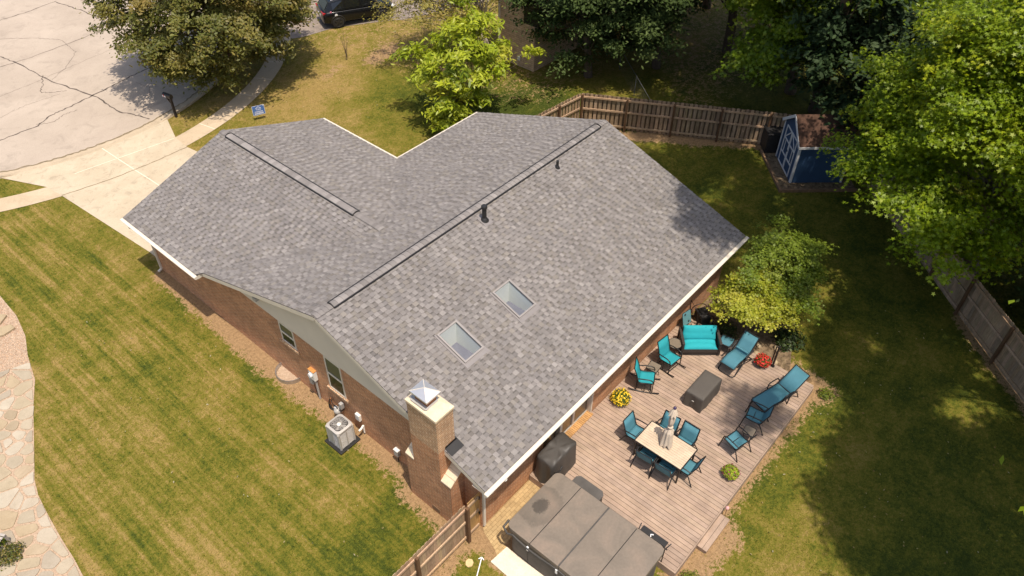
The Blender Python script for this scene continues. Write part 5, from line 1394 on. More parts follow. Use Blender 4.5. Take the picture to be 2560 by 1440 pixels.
for a, b in (((-.13, .63), (0, .72)), ((0, .72), (.13, .63))):
    dx, dz = b[0]-a[0], b[1]-a[1]; l_ = math.hypot(dx, dz); nx, nz = -dz/l_*.014, dx/l_*.014
    m.face([(a[0]-nx, -.0085, a[1]-nz), (b[0]-nx, -.0085, b[1]-nz), (b[0]+nx, -.0085, b[1]+nz), (a[0]+nx, -.0085, a[1]+nz)])
m.box(-.20, -.0085, .445, .20, -.0065, .472); m.box(-.22, -.0085, .39, .22, -.0065, .405); m.box(-.22, -.0085, .33, .22, -.0065, .365); m.box(.24, -.0086, .72, .285, -.0066, .765)
m.build('emblem', 'sign_white', t)
cu = bpy.data.curves.new('lettering', 'FONT'); cu.body = 'TBD'; cu.size = .13; cu.align_x = 'CENTER'; cu.extrude = .001; cu.materials.append(MATS['sign_white'])
o_ = bpy.data.objects.new('text_source', cu); COL.objects.link(o_); bpy.context.view_layer.update(); me_ = bpy.data.meshes.new_from_object(o_.evaluated_get(bpy.context.evaluated_depsgraph_get())); bpy.data.objects.remove(o_)
o = bpy.data.objects.new('lettering', me_); COL.objects.link(o); o.parent = t; o.location = (0, -.008, .53); o.rotation_euler = (PI/2, 0, 0)
m = MB()
for x in (-.14, .14): m.tube([(x, .009, 0), (x, .009, .6)], .005, 5)
m.build('stake', 'galv', t)

def car():
    t = thing('parked_car', 'black compact SUV parked on the worn neighbouring driveway', 'car', (20.4, 28.95, .015), math.atan2(-1.15, 2.6))
    Lc, Wc = 4.45, 1.84
    # body side profile (x, z); x forward
    st = [(-2.22, .42, .78, .70), (-2.18, .34, .98, .86), (-1.95, .30, 1.08, .91), (-1.3, .28, 1.06, .92), (0, .26, 1.03, .92), (1.1, .28, 1.0, .92), (1.6, .30, .92, .90), (2.0, .32, .80, .84), (2.2, .40, .66, .68)]
    m = MB(); n_ = 9; vs = []
    for x, z0, z1, hw in st:
        for j, (fy, fz) in enumerate(((-.86, 0), (-1, .15), (-1.0, .55), (-.95, .85), (-.78, 1.0), (.78, 1.0), (.95, .85), (1.0, .55), (1, .15), (.86, 0))): vs.append((x, fy*hw, z0+(z1-z0)*fz))
    k = 10; fs = [(i*k+j, i*k+(j+1) % k, (i+1)*k+(j+1) % k, (i+1)*k+j) for i in range(len(st)-1) for j in range(k)]
    fs += [tuple(range(k))[::-1], tuple(range((len(st)-1)*k, len(st)*k))]; m.add(vs, fs, (1, 1, 1), True); m.build('body', 'car_paint', t, bevel=.03)
    gs = [(-2.08, 1.02, .80), (-1.72, 1.52, .64), (-.9, 1.62, .66), (.1, 1.60, .66), (.55, 1.48, .64), (1.25, .99, .78)]
    m = MB(); vs = []
    for x, z, hw in gs:
        vs += [(x, -hw, z), (x, hw, z)]
    base = [(-2.08, 1.0, .82), (-1.72, 1.02, .86), (-.9, 1.02, .87), (.1, 1.0, .87), (.55, 1.0, .86), (1.25, .97, .80)]
    b_ = []
    for x, z, hw in base: b_ += [(x, -hw, z), (x, hw, z)]
    al_ = vs+b_; n0 = len(vs); fs = []
    for i in range(len(gs)-1):
        a = 2*i; fs.append((a, a+2, a+3, a+1)); fs.append((n0+a, n0+a+2, a+2, a)); fs.append((a+1, a+3, n0+a+3, n0+a+1))
    m.add(al_, fs, (1, 1, 1)); m.build('cabin', 'car_paint', t, bevel=.04)
    w_ = MB()
    for sy in (-1, 1):
        for (xa, xb) in ((-1.62, -.95), (-.85, .0), (.1, .85)):
            def side(x, f):
                g = np.interp(x, [q[0] for q in gs], [q[1] for q in gs]); h = np.interp(x, [q[0] for q in gs], [q[2] for q in gs]); b = np.interp(x, [q[0] for q in base], [q[2] for q in base])
                return (x, sy*(b+(h-b)*f+.012), 1.02+(g-1.02)*f)
            w_.face([side(xa, .12), side(xb, .12), side(xb, .82), side(xa, .82)])
    w_.face([(-2.05, -.62, 1.10), (-1.78, -.54, 1.46), (-1.78, .54, 1.46), (-2.05, .62, 1.10)]); w_.face([(1.18, -.64, 1.06), (.62, -.56, 1.45), (.62, .56, 1.45), (1.18, .64, 1.06)])
    for i, f in enumerate(w_.f[-2:]): pass
    ob = w_.build('window', 'car_glass', t); ob.location = (0, 0, .004)
    for x in (-1.38, 1.35):
        for sy in (-1, 1):
            m = MB(); y0 = sy*.93
            def cyl(r, ya, yb, n=28): return [[(x+r*math.cos(2*PI*i/n), y, .345+r*math.sin(2*PI*i/n)) for i in range(n)] for y in (ya, yb)]
            a, b = cyl(.345, y0-sy*.22, y0); n = 28; m.add(a+b, [(i, (i+1) % n, n+(i+1) % n, n+i) for i in range(n)]+[tuple(range(n)), tuple(range(n, 2*n))], (1, 1, 1)); wh = m.build('wheel', 'tyre', t, bevel=.03)
            m = MB(); 
            for kk in range(5):
                an = 2*PI*kk/5; m.bar((x, y0+sy*.012, .345), (x+.22*math.cos(an), y0+sy*.012, .345+.22*math.sin(an)), .02, .07, (1, 1, 1), (-math.sin(an), 0, math.cos(an)))
            m.tube([(x+.235*math.cos(q), y0+sy*.008, .345+.235*math.sin(q)) for q in np.linspace(0, 2*PI, 29)], .018, 6); m.build('rim', 'rim', wh)
            m = MB(); m.tube([(x+.40*math.cos(q), sy*.915, .36+.40*math.sin(q)) for q in np.linspace(-.1, PI+.1, 20)], .035, 6); m.build('wheel_arch', 'black_plastic', t)
    for sy in (-1, 1):
        m = MB(); m.box(-2.205, sy*.62-.20, .86, -2.0, sy*.62+.235, .98); m.build('tail_light', 'tail_red', t, bevel=.02)
        m = MB(); m.box(1.95, sy*.66-.15, .66, 2.16, sy*.66+.10, .76); m.build('headlight', 'lamp_white', t, bevel=.02)
        m = MB(); m.box(.72, sy*.98-.10, .98, .84, sy*.98+.08, 1.10); m.build('mirror', 'car_paint', t, bevel=.03)
        m = MB(); m.tube([(-1.6, sy*.60, 1.60), (-.5, sy*.61, 1.665), (.3, sy*.60, 1.60)], .018, 6); m.build('roof_rail', 'galv', t)
    m = MB(); m.tube([(-1.45, -.925, .80), (-1.45, -.935, .80)], .085, 20); m.build('round_sticker', 'lamp_white', t)
    m = MB(); m.tube([(-1.74, -.885, 1.02), (-1.74, -.90, 1.02)], .055, 16); m.build('pink_sticker', 'sticker_pink', t)
    m = MB(); m.box(-2.24, -.27, .62, -2.222, .27, .74); m.build('licence_plate', 'lamp_white', t)
car()
t = thing('neighbour_house', 'tan brick neighbouring house corner with white corner board behind trees', 'house', (0, 0, 0))
m = MB(); m.box(22.3, 16.7, 0, 34, 19.2, 6.0); m.build('wall', 'brick_far', t)
m = MB(); m.box(22.27, 19.1, 0, 22.36, 19.24, 5.95); m.build('corner_board', 'white_trim', t)
m = MB(); m.add([(21.8, 14.9, 5.9), (34.5, 14.9, 5.9), (34.5, 19.7, 5.9), (21.8, 19.7, 5.9), (21.8, 17.3, 7.3), (34.5, 17.3, 7.3)], [(0, 1, 5, 4), (2, 3, 4, 5), (0, 4, 3), (1, 2, 5), (0, 3, 2, 1)]); m.build('roof', 'shed_roof', t)
m = MB(); m.box(22.22, 16.4, 2.6, 22.32, 17.4, 3.9); m.build('window', 'window_dark', t); m = MB(); m.box(22.24, 17.65, .35, 22.298, 17.80, .6); m.build('outlet_box', 'lamp_white', t)
t = thing('garden_bench', 'grey slatted bench end at left picture edge', 'bench', (-9.22, 10.55, .0), R_(118))
m = MB()
for k in range(5): m.box(-.6, -.22+k*.095, .42, .6, -.22+k*.095+.07, .445)
m.build('seat', 'bench_wood', t); m = MB()
for k in range(3): m.box(-.6, .26, .52+k*.12, .6, .285, .60+k*.12)
m.build('backrest', 'bench_wood', t)
for sx in (-1, 1):
    for y in (-.2, .24): m = MB(); m.box(sx*.55-.03, y-.03, 0, sx*.55+.03, y+.03, .419 if y < 0 else .85); m.build('leg', 'bench_wood', t)

# ------------------------------------------------------------------ foliage
def leaf_shape(kind):
    if kind == 'star':
        v = []
        for k in range(10):
            a = PI/2*0+2*PI*k/10; r = .55 if k % 2 == 0 else .22; v.append((r*math.cos(a), r*math.sin(a), .05 if k % 2 else -.04))
        return np.array(v)
    if kind == 'oval': return np.array([(-.5, 0, 0), (-.2, -.2, .04), (.2, -.18, .03), (.5, 0, -.06), (.2, .18, .03), (-.2, .2, .04)])
    if kind == 'long': return np.array([(-.5, 0, 0), (-.1, -.15, .05), (.25, -.13, .02), (.5, 0, -.10), (.25, .13, .02), (-.1, .15, .05)])
    return np.array([(-.5, 0, 0), (0, -.24, .05), (.5, 0, -.04), (0, .24, .05)])
def leaves(name, C, Nn, size, tint, kind, mat, parent):
    k = len(C); Nn = Nn/np.linalg.norm(Nn, axis=1, keepdims=True)
    ref = rng.normal(size=(k, 3)); X = np.cross(ref, Nn); X /= np.linalg.norm(X, axis=1, keepdims=True)+1e-9; Y = np.cross(Nn, X)
    T = leaf_shape(kind); V = (X[:, None]*T[None, :, 0:1]+Y[:, None]*T[None, :, 1:2]+Nn[:, None]*T[None, :, 2:3])*size[:, None, None]+C[:, None]
    n = len(T); F = np.arange(k*n).reshape(k, n)
    return raw_mesh(name, V.reshape(-1, 3), F, np.repeat(tint, n, 0), mat, parent)
def tree(name, label, cat, base, lobes, nclump, per, clump_r, lsize, pal, kind='diamond', mat='leaf', bark='bark', trunk_r=.2, nb=40, group=None, flat=.45, upb=.95, shell=.55, stems=1, trunk_top=None, bl=.95, sub=9, kmin=.35):
    """lobes: (cx,cy,cz,rx,ry,rz,weight); pal: list of (colour, weight)"""
    t = thing(name, label, cat, (base[0], base[1], 0), 0, group)
    b = np.array([base[0], base[1], 0.0])
    wts = np.array([l[6] if len(l) > 6 else l[3]*l[4]*l[5] for l in lobes], float); wts /= wts.sum()
    nbg = max(6, nclump//sub); li = rng.choice(len(lobes), nbg, p=wts); Lb = np.array([l[:6] for l in lobes])[li]
    d = rng.normal(size=(nbg, 3)); d[:, 2] = d[:, 2]*.8+.12; d /= np.linalg.norm(d, axis=1, keepdims=True)
    r = shell+(1.04-shell)*rng.random(nbg)**.55
    BC = Lb[:, :3]+d*Lb[:, 3:6]*r[:, None]
    # each bough: a flattened spray of clumps that reaches out and droops
    bi = np.repeat(np.arange(nbg), sub); nclump = len(bi)
    az = np.arctan2(d[:, 1], d[:, 0])+rng.normal(size=nbg)*.5; ln = bl*rng.uniform(.6, 1.35, nbg)
    aa = rng.uniform(-.75, 1, nclump); lat = rng.normal(size=nclump)*.36*(1-.45*np.clip(aa, 0, 1))
    ca, sa = np.cos(az)[bi], np.sin(az)[bi]; L1 = ln[bi]
    CCp = BC[bi]+np.stack([(ca*aa-sa*lat)*L1, (sa*aa+ca*lat)*L1, (-.30*np.clip(aa, 0, 1)**2-.16*lat**2)*L1+rng.normal(size=nclump)*.07*L1], 1)
    d = d[bi]
    CCp[:, 2] = np.maximum(CCp[:, 2], .25)
    idx = np.repeat(np.arange(nclump), per); k = len(idx)
    cr = clump_r*rng.uniform(.6, 1.35, nclump)
    off = rng.normal(size=(k, 3))*np.array([.5, .5, .5*flat]); C = CCp[idx]+off*cr[idx][:, None]
    C[:, 2] = np.maximum(C[:, 2], .05); C[:, 2] -= .25*(np.linalg.norm(off[:, :2], axis=1)**2)*cr[idx]
    outw = d[idx]*np.array([1, 1, .3]); Nn = outw*.45+np.array([0, 0, upb])+rng.normal(size=(k, 3))*.45
    cols = np.array([p[0] for p in pal]); pw = np.array([p[1] for p in pal], float); pw /= pw.sum()
    # palette chosen partly per clump so that boughs differ
    cc = cols[rng.choice(len(pal), nbg, p=pw)][bi][idx]; ind = cols[rng.choice(len(pal), k, p=pw)]
    T = (cc*.55+ind*.45)*rng.uniform(.8, 1.25, (k, 1))
    sz = lsize*rng.uniform(.65, 1.3, k)
    leaves('crown', C-b, Nn, sz, T, kind, mat, t)
    # trunk and limbs
    m = MB(); cen = np.average(np.array([l[:3] for l in lobes]), axis=0, weights=wts)-b
    tt_ = trunk_top or cen[2]*.75
    for s_ in range(stems):
        a = 2*PI*s_/stems+.5; sp_ = .0 if stems == 1 else .35*trunk_r*4
        p0 = Vector((sp_*.3*math.cos(a), sp_*.3*math.sin(a), -.05)); f = Vector((cen[0], cen[1], 0))
        sway = Vector((sp_*2*math.cos(a), sp_*2*math.sin(a), 0))
        pts = [p0, p0+f*.12+sway*.3+Vector((0, 0, tt_*.35)), p0+f*.45+sway*.7+Vector((0, 0, tt_*.7)), p0+f*.8+sway+Vector((0, 0, tt_))]
        m.tube(pts, [trunk_r*1.25, trunk_r, trunk_r*.75, trunk_r*.45], 9)
        sel = rng.choice(nclump, min(nb//stems, nclump), replace=False)
        for i in sel:
            e = Vector(CCp[i]-b); k0 = random.uniform(kmin, 1.0); j = min(2, int(k0*3)); o = pts[j].lerp(pts[j+1], k0*3-j) if j < 3 else pts[3]
            if o.z > e.z+.8: o = pts[0].lerp(pts[1], .95)
            mid = o.lerp(e, .5)+Vector((random.uniform(-.25, .25), random.uniform(-.25, .25), random.uniform(.0, .35)))
            r0_ = max(.012, trunk_r*.30*(1-.5*k0)); m.tube([o, o.lerp(mid, .5), mid, e], [r0_, r0_*.7, r0_*.5, r0_*.18], 5, cap=False)
    m.build('trunk', bark, t)
    return t
def P(*a): return [((r, g, b), w_) for r, g, b, w_ in a]
GREEN_BRIGHT = P((.20, .29, .010, 3), (.26, .35, .012, 3), (.14, .215, .009, 2), (.42, .45, .02, .9))
tree('street_tree', 'broad dense olive green tree beside the street kerb', 'tree', (11.4, 28.7), [(11.0, 29.0, 4.5, 4.8, 4.7, 3.4), (9.4, 27.2, 3.3, 2.6, 2.4, 2.1), (13.0, 28.2, 3.7, 3.0, 2.6, 2.4), (11.0, 30, 7.6, 3.0, 3.0, 2.2)], 3300, 30, .42, .185,
     P((.14, .145, .028, 3), (.10, .115, .022, 3), (.22, .19, .045, 2), (.29, .21, .06, .8), (.18, .17, .04, 2)), 'oval', 'leaf', 'bark', .28, 60, bl=.8)
tree('young_tree', 'young lime green tree with large leaves behind the roof valley', 'tree', (15.9, 16.1), [(16.1, 16.4, 3.3, 2.0, 2.0, 1.9), (16.4, 15.7, 3.9, 1.7, 1.5, 1.6), (17.4, 15.0, 3.2, 1.3, 1.1, .9), (15.0, 15.6, 1.7, 1.1, .9, 1.2, 4.5), (17.2, 16.6, 5.2, .8, .8, .9), (14.8, 15.2, 1.0, .8, .7, .8, 3.0), (15.2, 17.3, 3.2, 1.2, 1.2, 1.2), (18.2, 14.4, 3.1, 1.0, .9, .7)], 520, 16, .40, .29,
     P((.30, .37, .020, 3), (.40, .45, .03, 3), (.21, .28, .018, 2), (.52, .50, .07, 1), (.13, .19, .014, 1)), 'long', 'leaf_gum', 'grey_bark', .07, 90, upb=.9, stems=3, shell=.4, bl=.55)
tree('sparse_tree', 'half bare pale barked tree beside neighbouring brick house', 'tree', (21.75, 19.45), [(20.5, 20.8, 4.2, 3.0, 2.8, 2.6), (20.4, 20.4, 6.2, 2.0, 2.0, 2.0), (18.9, 21.6, 3.2, 1.9, 1.8, 1.4), (20.2, 19.8, 2.6, 1.3, 1.2, 1.0)], 800, 20, .46, .14,
     P((.33, .285, .06, 3), (.25, .23, .05, 3), (.42, .31, .08, 1.2), (.18, .17, .04, 2)), 'oval', 'leaf', 'pale_bark', .19, 200, shell=.35)
BACK = 'dark trees behind the back fence'
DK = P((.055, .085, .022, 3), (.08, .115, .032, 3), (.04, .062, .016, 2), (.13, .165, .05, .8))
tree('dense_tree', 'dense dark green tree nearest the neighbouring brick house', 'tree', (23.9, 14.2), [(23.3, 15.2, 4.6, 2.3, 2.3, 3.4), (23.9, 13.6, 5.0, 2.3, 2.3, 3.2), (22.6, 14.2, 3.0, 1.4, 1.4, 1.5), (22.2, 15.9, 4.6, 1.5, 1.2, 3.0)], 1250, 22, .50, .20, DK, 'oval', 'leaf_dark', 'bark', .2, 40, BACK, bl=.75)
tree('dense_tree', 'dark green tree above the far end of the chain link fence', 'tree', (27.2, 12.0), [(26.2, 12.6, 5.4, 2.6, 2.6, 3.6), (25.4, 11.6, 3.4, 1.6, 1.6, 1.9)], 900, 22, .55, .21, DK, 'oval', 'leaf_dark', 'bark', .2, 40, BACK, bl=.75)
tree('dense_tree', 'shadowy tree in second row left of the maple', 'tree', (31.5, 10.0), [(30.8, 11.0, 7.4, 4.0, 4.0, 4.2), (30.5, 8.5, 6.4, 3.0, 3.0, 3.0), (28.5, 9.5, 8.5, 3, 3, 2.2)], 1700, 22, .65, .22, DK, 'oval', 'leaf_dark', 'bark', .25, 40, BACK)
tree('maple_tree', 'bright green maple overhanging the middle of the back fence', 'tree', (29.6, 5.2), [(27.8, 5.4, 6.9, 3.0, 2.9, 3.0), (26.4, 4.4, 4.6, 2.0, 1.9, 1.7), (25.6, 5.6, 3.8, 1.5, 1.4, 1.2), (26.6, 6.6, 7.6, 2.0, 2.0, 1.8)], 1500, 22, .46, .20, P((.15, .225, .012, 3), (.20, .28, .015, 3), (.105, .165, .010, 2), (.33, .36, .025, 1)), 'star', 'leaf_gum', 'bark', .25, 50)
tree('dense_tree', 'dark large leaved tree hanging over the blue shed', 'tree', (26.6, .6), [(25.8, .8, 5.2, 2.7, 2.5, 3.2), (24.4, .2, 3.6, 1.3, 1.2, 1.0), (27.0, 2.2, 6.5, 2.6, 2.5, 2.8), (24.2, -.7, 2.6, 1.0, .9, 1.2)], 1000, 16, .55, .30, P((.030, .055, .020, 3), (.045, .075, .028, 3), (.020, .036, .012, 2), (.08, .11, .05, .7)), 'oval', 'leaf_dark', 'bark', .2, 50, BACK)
tree('sweetgum_tree', 'huge bright green star leaved tree filling the right edge', 'tree', (20.6, -6.6), [(20.20, -5.2, 7.3, 2.4, 2.1, 1.9), (21.80, -4.2, 8.4, 2.2, 2.0, 1.9), (21.50, -6.4, 9.2, 2.8, 2.5, 2.1), (19.20, -7.6, 7.8, 2.3, 2.0, 1.9), (17.00, -6.1, 4.2, 1.4, 1.2, .9), (18.20, -4.7, 4.8, 1.4, 1.2, 1.1), (19.50, -3.6, 5.2, 1.3, 1.2, 1.2), (18.20, -7.3, 4.0, 1.3, 1.1, .9), (20.60, -2.9, 5.6, 1.2, 1.1, 1.2), (19.60, -2.4, 4.5, 1.2, 1.0, 1.0), (17.70, -3.6, 4.2, 1.0, .8, .8), (21.50, -1.5, 6.2, 1.2, 1.0, 1.2), (20.30, -8.5, 6.5, 2.0, 1.8, 1.7), (22.70, -2.9, 7.6, 1.4, 1.3, 1.5)], 4900, 30, .44, .15, GREEN_BRIGHT, 'star', 'leaf_gum', 'grey_bark', .32, 60, bl=1.15)
tree('japanese_maple', 'low yellow green fine leaved maple behind the sofa and recliner', 'tree', (12.3, -1.5), [(12.2, -1.6, 1.9, .85, .7, .45), (11.7, -1.15, 2.0, .55, .45, .4), (12.7, -2.3, 1.8, .6, .5, .4), (11.45, -1.75, 1.6, .3, .25, .25), (12.6, -1.2, 2.25, .6, .5, .35)], 430, 40, .24, .085, P((.33, .37, .028, 3), (.42, .43, .042, 3), (.24, .29, .022, 2), (.52, .48, .07, 1)), 'star', 'leaf_gum', 'bark', .06, 30, upb=1.0, flat=.35, shell=.5, bl=.5)
tree('spreading_tree', 'loose mid green small tree behind the low maple at house corner', 'tree', (13.8, -1.6), [(13.9, -1.5, 2.75, 1.0, .75, .55), (14.6, -1.9, 2.5, .8, .7, .5), (13.6, -2.7, 2.2, .8, .6, .5), (13.1, -.95, 2.75, .7, .45, .45), (14.5, -1.0, 3.1, .7, .5, .4), (12.9, -3.1, 1.9, .45, .4, .35)], 440, 34, .27, .095, P((.14, .20, .018, 3), (.19, .25, .024, 3), (.105, .15, .014, 2), (.26, .29, .04, .7)), 'star', 'leaf', 'bark', .09, 50, upb=1.0, flat=.35, shell=.5, bl=.6)
# trees outside the picture that shade the back lawn, and woodland behind
tree('towering_tree', 'towering tree behind the maple whose high crown shades the back lawn', 'tree', (28.6, 3.4), [(13.1, -2.2, 14.6, 1.5, .9, .7, 10), (18, -.5, 13.0, 3, 2.6, 1.8), (19.5, 2.0, 13.7, 2.8, 2.6, 1.6), (22, 4, 13.7, 2.6, 2.6, 1.8), (16, .2, 14.4, 2.3, 2.0, 1.0), (15.6, -3.6, 14.2, 2.4, 2.0, 1.1)], 1500, 24, .6, .24, GREEN_BRIGHT, 'diamond', 'leaf', 'bark', .26, 30, trunk_top=12.5, kmin=.8)
OUT = 'tall trees beyond the right fence'
tree('tall_tree', 'tall green tree behind the right fence, nearest the sweetgum', 'tree', (15.2, -12.4), [(13.2, -9.7, 13.0, 2.5, 1.9, 2.2), (12.6, -7.2, 15.6, 1.3, .8, .6), (15.6, -9.6, 11.5, 1.8, 1.2, 1.5)], 900, 24, .5, .24, GREEN_BRIGHT, 'diamond', 'leaf', 'bark', .28, 40, OUT, bl=.55)
tree('tall_tree', 'tall green tree behind the right fence, middle of the row', 'tree', (10.4, -15.2), [(9.8, -13.2, 9.6, 3.2, 2.7, 3.0), (12.6, -12.2, 10.2, 3.0, 2.6, 2.8), (7.4, -11.7, 7.6, 1.6, 1.0, .8, 9), (7.7, -7.95, 15.4, .9, .4, .3, 4), (7.3, -11.0, 10.4, 1.7, 1.3, 1.0, 16), (9.3, -10.8, 10.6, 1.6, 1.3, 1.0, 15)], 1300, 24, .6, .26, GREEN_BRIGHT, 'diamond', 'leaf', 'bark', .28, 40, OUT, bl=.6)
tree('tall_tree', 'tall green tree behind the right fence, farthest from the shed', 'tree', (5.6, -15.6), [(4.6, -13.6, 9.2, 2.6, 2.4, 2.6), (7.0, -14.0, 9.0, 2.4, 2.2, 2.2)], 420, 22, .6, .2, GREEN_BRIGHT, 'diamond', 'leaf', 'bark', .25, 40, OUT)
for i, (x, y, r, h) in enumerate(((34, 3.5, 4.0, 6.5), (33, -3.5, 4.2, 7.0), (27.5, -6.5, 4.0, 6.5), (36, 14, 4.4, 7.5), (38, 7.5, 4.2, 7.5), (24.5, -11.5, 3.6, 6.0), (20.6, -11.4, 2.4, 2.6))):
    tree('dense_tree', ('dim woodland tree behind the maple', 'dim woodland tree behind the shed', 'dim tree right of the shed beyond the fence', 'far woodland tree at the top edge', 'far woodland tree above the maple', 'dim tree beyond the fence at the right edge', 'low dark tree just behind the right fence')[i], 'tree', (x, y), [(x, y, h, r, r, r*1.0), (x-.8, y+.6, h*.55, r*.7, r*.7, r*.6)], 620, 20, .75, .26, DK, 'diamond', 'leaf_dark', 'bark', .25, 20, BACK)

def shrub(name, label, cat, loc, r, h, n, ls, pal, kind='diamond', group=None):
    t = thing(name, label, cat, loc, 0, group)
    d = rng.normal(size=(n, 3)); d /= np.linalg.norm(d, axis=1, keepdims=True); d[:, 2] = np.abs(d[:, 2])
    rr_ = rng.random(n)**.4; lump = 1+.25*np.sin(d[:, 0]*6+loc[0])*np.cos(d[:, 1]*5)
    C = d*rr_[:, None]*lump[:, None]*np.array([r, r, h]); cols = np.array([p[0] for p in pal]); pw = np.array([p[1] for p in pal], float); pw /= pw.sum()
    leaves('foliage', C+np.array([0, 0, .03]), d*.7+np.array([0, 0, .6])+rng.normal(size=(n, 3))*.4, ls*rng.uniform(.7, 1.3, n), cols[rng.choice(len(pal), n, p=pw)]*rng.uniform(.8, 1.2, (n, 1)), kind, 'leaf', t)
    m = MB()
    for k in range(6): a = k*1.05; m.tube([(0, 0, -.02), (r*.3*math.cos(a), r*.3*math.sin(a), h*.4), (r*.6*math.cos(a), r*.6*math.sin(a), h*.7)], .006, 4)
    m.build('stem', 'bark', t); return t
YG = P((.18, .22, .02, 2), (.12, .17, .015, 2), (.25, .27, .03, 1))
shrub('small_shrub', 'low yellow green shrub in lawn beyond the chaise lounge', 'shrub', (11.45, -4.95, 0), .30, .28, 420, .07, YG)
shrub('small_shrub', 'yellow green bush at the near deck corner, bottom edge', 'shrub', (2.75, -4.98, 0), .34, .42, 600, .07, YG)
shrub('small_shrub', 'green and gold bush by the stone path at left edge', 'shrub', (-8.95, 9.75, 0), .42, .32, 700, .07, P((.12, .13, .02, 2), (.25, .19, .04, 1), (.08, .10, .02, 2)))
shrub('small_shrub', 'bright leafy plant beside the bench at left edge', 'shrub', (-8.93, 10.33, 0), .16, .30, 120, .11, P((.14, .22, .015, 1), (.2, .27, .02, 1)))
DKS = P((.03, .05, .012, 2), (.05, .08, .018, 2), (.10, .13, .03, .6))
shrub('bed_plant', 'dark leafy plant behind the footstool in planting bed', 'plant', (11.75, -.95, 0), .55, .55, 800, .09, DKS)
shrub('bed_plant', 'dark hosta clump at outer side of planting bed', 'plant', (12.9, -2.9, 0), .60, .5, 650, .13, DKS, 'oval')
t = thing('sapling', 'thin bare sapling in front lawn below parked car', 'sapling', (16.47, 25.29, 0)); m = MB(); rn = random.Random(3)
for k in range(9):
    a = rn.uniform(0, 6.28); r = rn.uniform(.05, .35); m.tube([(0, 0, 0), (r*.3*math.cos(a), r*.3*math.sin(a), .6), (r*math.cos(a), r*math.sin(a), rn.uniform(.9, 1.7))], [.012, .008, .004], 4)
m.build('stem', 'bark', t)
C = rng.normal(size=(90, 3))*np.array([.25, .25, .4])+np.array([0, 0, 1.2]); leaves('crown', C, rng.normal(size=(90, 3))+np.array([0, 0, 1]), np.full(90, .05), np.tile(np.array([(.15, .13, .03)]), (90, 1)), 'diamond', 'leaf', t)

def pot(label, loc, r, h, fr, fh, n, ls, pal, fmat, fcols, nfl, fls, potmat='black_plastic', fname='flower'):
    t = thing('flower_pot', label, 'flower pot', loc, 0, 'flower pots on the deck')
    m = MB(); m.lathe([(r*.7, 0), (r, h), (r*1.05, h), (r*1.05, h-.02), (r*.9, h-.03)], 22); m.build('pot', potmat, t)
    d = rng.normal(size=(n, 3)); d /= np.linalg.norm(d, axis=1, keepdims=True); d[:, 2] = np.abs(d[:, 2])*1.0-.15
    C = d*(rng.random(n)**.35)[:, None]*np.array([fr, fr, fh])+np.array([0, 0, h]); cols = np.array([p[0] for p in pal])
    leaves('foliage', C, d+np.array([0, 0, .5])+rng.normal(size=(n, 3))*.4, ls*rng.uniform(.7, 1.3, n), cols[rng.integers(0, len(cols), n)]*rng.uniform(.75, 1.2, (n, 1)), 'oval', 'leaf', t)
    d = rng.normal(size=(nfl, 3)); d /= np.linalg.norm(d, axis=1, keepdims=True); d[:, 2] = np.abs(d[:, 2])-.1
    C = d*(rng.uniform(.92, 1.1, nfl))[:, None]*np.array([fr, fr, fh])+np.array([0, 0, h+.01]); fc = np.array(fcols)
    leaves(fname, C, d+np.array([0, 0, .4])+rng.normal(size=(nfl, 3))*.25, fls*rng.uniform(.75, 1.25, nfl), fc[rng.integers(0, len(fc), nfl)], 'star', fmat, t)
    return t
one = [(1, 1, 1), (1.1, 1.1, 1.2), (.8, .75, .7)]
pot('round pot of yellow flowers by the brick wall', (6.50, -.02, DZ), .20, .20, .33, .30, 1900, .055, P((.08, .13, .015, 1), (.12, .18, .02, 1), (.2, .22, .03, 1)), 'flower_yellow', one, 210, .06)
pot('pot of red flowers beside the black railing post', (11.0, -2.76, DZ), .18, .20, .27, .26, 1300, .06, P((.10, .12, .02, 1), (.16, .15, .025, 1), (.22, .12, .03, 1)), 'flower_red', one, 190, .06)
pot('terracotta pot of lime green leaves and plum flowers', (6.33, -4.13, DZ), .18, .20, .27, .22, 900, .075, P((.30, .38, .025, 1), (.40, .45, .04, 1), (.21, .29, .02, 1)), 'flower_plum', one, 42, .055, 'terracotta')

# stones in the bed
t_ = [(11.5, -.1), (11.95, -.35), (11.45, -1.75), (11.6, -2.35), (12.0, -2.2), (11.45, -3.3), (11.75, .2), (12.3, -2.75), (11.65, -3.0), (11.35, -2.6)]
for i, (x, y) in enumerate(t_):
    m = MB(); r = random.uniform(.07, .13); vs = []
    for z, f in ((-.02, .8), (.05, 1), (.11, .6)):
        for j in range(8): a = 2*PI*j/8; rr_ = r*f*random.uniform(.8, 1.2); vs.append((rr_*math.cos(a)*1.3, rr_*math.sin(a), z))
    m.add(vs, [(i_*8+j, i_*8+(j+1) % 8, (i_+1)*8+(j+1) % 8, (i_+1)*8+j) for i_ in range(2) for j in range(8)]+[tuple(range(16, 24))], (1.1, 1.0, .85), True)
    o = m.build('bed_rock', 'stone'); o.location = (x, y, .01); o.rotation_euler = (0, 0, random.uniform(0, 6)); tag(o, 'small pale rock in the planting bed under the little maple', 'rock', 'pale rocks in the planting bed')

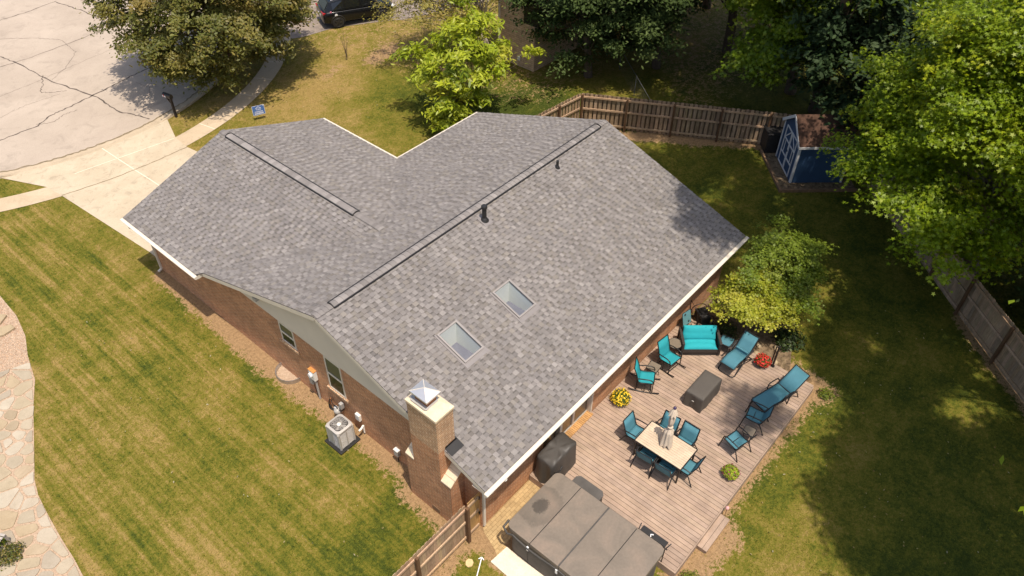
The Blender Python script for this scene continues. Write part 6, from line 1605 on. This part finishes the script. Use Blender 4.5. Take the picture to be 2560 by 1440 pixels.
# ------------------------------------------------------------------ grass blades over the lawn
def grass():
    n = 330000
    x = rng.uniform(-10, 27, n*2); y = rng.uniform(-13, 33, n*2)
    d, s, sd_ = mask(x, y)
    keep = rng.random(n*2) < (.95-.95*s)
    rad = np.hypot(x-CC[0], y-CC[1])
    keep &= rad > 12.55
    keep &= ~((rad > 14.12) & (rad < 15.23) & (x < 18))
    keep &= ~((x > .05) & (x < 8.8) & (y > .4) & (y < 17.4) & ~((x > 8.7) & (y > 12.7)))
    keep &= ~((x > 0) & (x < 13.75) & (y > .4) & (y < 12.7))
    keep &= ~((y > 17.2) & (x > .5-.08*(y-18)) & (x < 5.85+np.clip((22.8-y)*1.1, 0, 2.7)) & (y < 27.4))
    keep &= ~((y > 25.8) & (x > -1.2) & (x < 6.4) & (y < 27.5))
    keep &= ~((x > 2.35) & (x < 11.3) & (y > -4.6) & (y < .5)); keep &= ~((x > -.5) & (x < 2.7) & (y > -4.4) & (y < .45))
    keep &= ~((x > 3.8) & (x < 5.12) & (y > -4.87) & (y < -4.5)); keep &= ~((x > 10.9) & (x < 14.6) & (y > -3.0) & (y < .45))
    keep &= ~((x > 16) & (y > 29.4-.38*(x-16)) & (y > 24)); keep &= ~((x > 22.3) & (y > 15.3) & (y < 19.3))
    # left path
    px = np.interp(y, [p[1] for p in PATH][::-1], [p[0] for p in PATH][::-1]); keep &= ~((x < px+.02) & (y < 20.6))
    lc = np.array(M_.inverted()); lx = lc[0, 0]*x+lc[0, 1]*y+lc[0, 3]; ly = lc[1, 0]*x+lc[1, 1]*y+lc[1, 3]
    keep &= ~((lx > -.65) & (lx < 3.0) & (ly > -.63) & (ly < 2.8))
    x, y, d, s, sd_ = x[keep][:n], y[keep][:n], d[keep][:n], s[keep][:n], sd_[keep][:n]; k = len(x)
    a = rng.uniform(0, 2*PI, k); h = rng.uniform(.02, .05, k); lean = rng.uniform(.01, .05, k); wd = rng.uniform(.007, .014, k)
    V = np.zeros((k, 3, 3)); ca, sa = np.cos(a), np.sin(a)
    V[:, 0] = np.stack([x-sa*wd, y+ca*wd, np.full(k, .0)], 1); V[:, 1] = np.stack([x+sa*wd, y-ca*wd, np.full(k, .0)], 1); V[:, 2] = np.stack([x+ca*lean, y+sa*lean, h], 1)
    T = np.repeat(rng.uniform(.62, 1.38, (k, 1))*np.array([[1, 1, 1]]), 3, 0); mk = np.zeros((k*3, 3)); mk[:, 0] = np.repeat(d, 3); mk[:, 1] = np.repeat(s, 3); mk[:, 2] = np.repeat(sd_, 3)
    o = raw_mesh('grass', V.reshape(-1, 3), np.arange(k*3).reshape(k, 3), T, 'blade', None, extra={'mask': mk}); o['kind'] = 'stuff'
grass()

def litter():
    n = 900; x = np.concatenate([rng.uniform(4, 21, 200), rng.uniform(-6, -.3, 160), rng.uniform(6, 20, 320)]); y = np.concatenate([rng.uniform(-11, -4.9, 200), rng.uniform(0, 17, 160), rng.uniform(18.5, 26, 320)])
    px = np.interp(y, [p[1] for p in PATH][::-1], [p[0] for p in PATH][::-1]); k = (x > px+.1) & ~((x < 6) & (y > 17)) ; x, y = x[k], y[k]; n = len(x)
    pal = np.array([(.34, .24, .10), (.26, .15, .06), (.40, .33, .16), (.22, .22, .05), (.45, .40, .28)])
    o = leaves('fallen_leaves', np.stack([x, y, np.full(n, .05)], 1), np.array([0, 0, 1.0])+rng.normal(size=(n, 3))*.3, rng.uniform(.04, .09, n), pal[rng.integers(0, 5, n)], 'oval', 'leaf', None); o['kind'] = 'stuff'
litter()
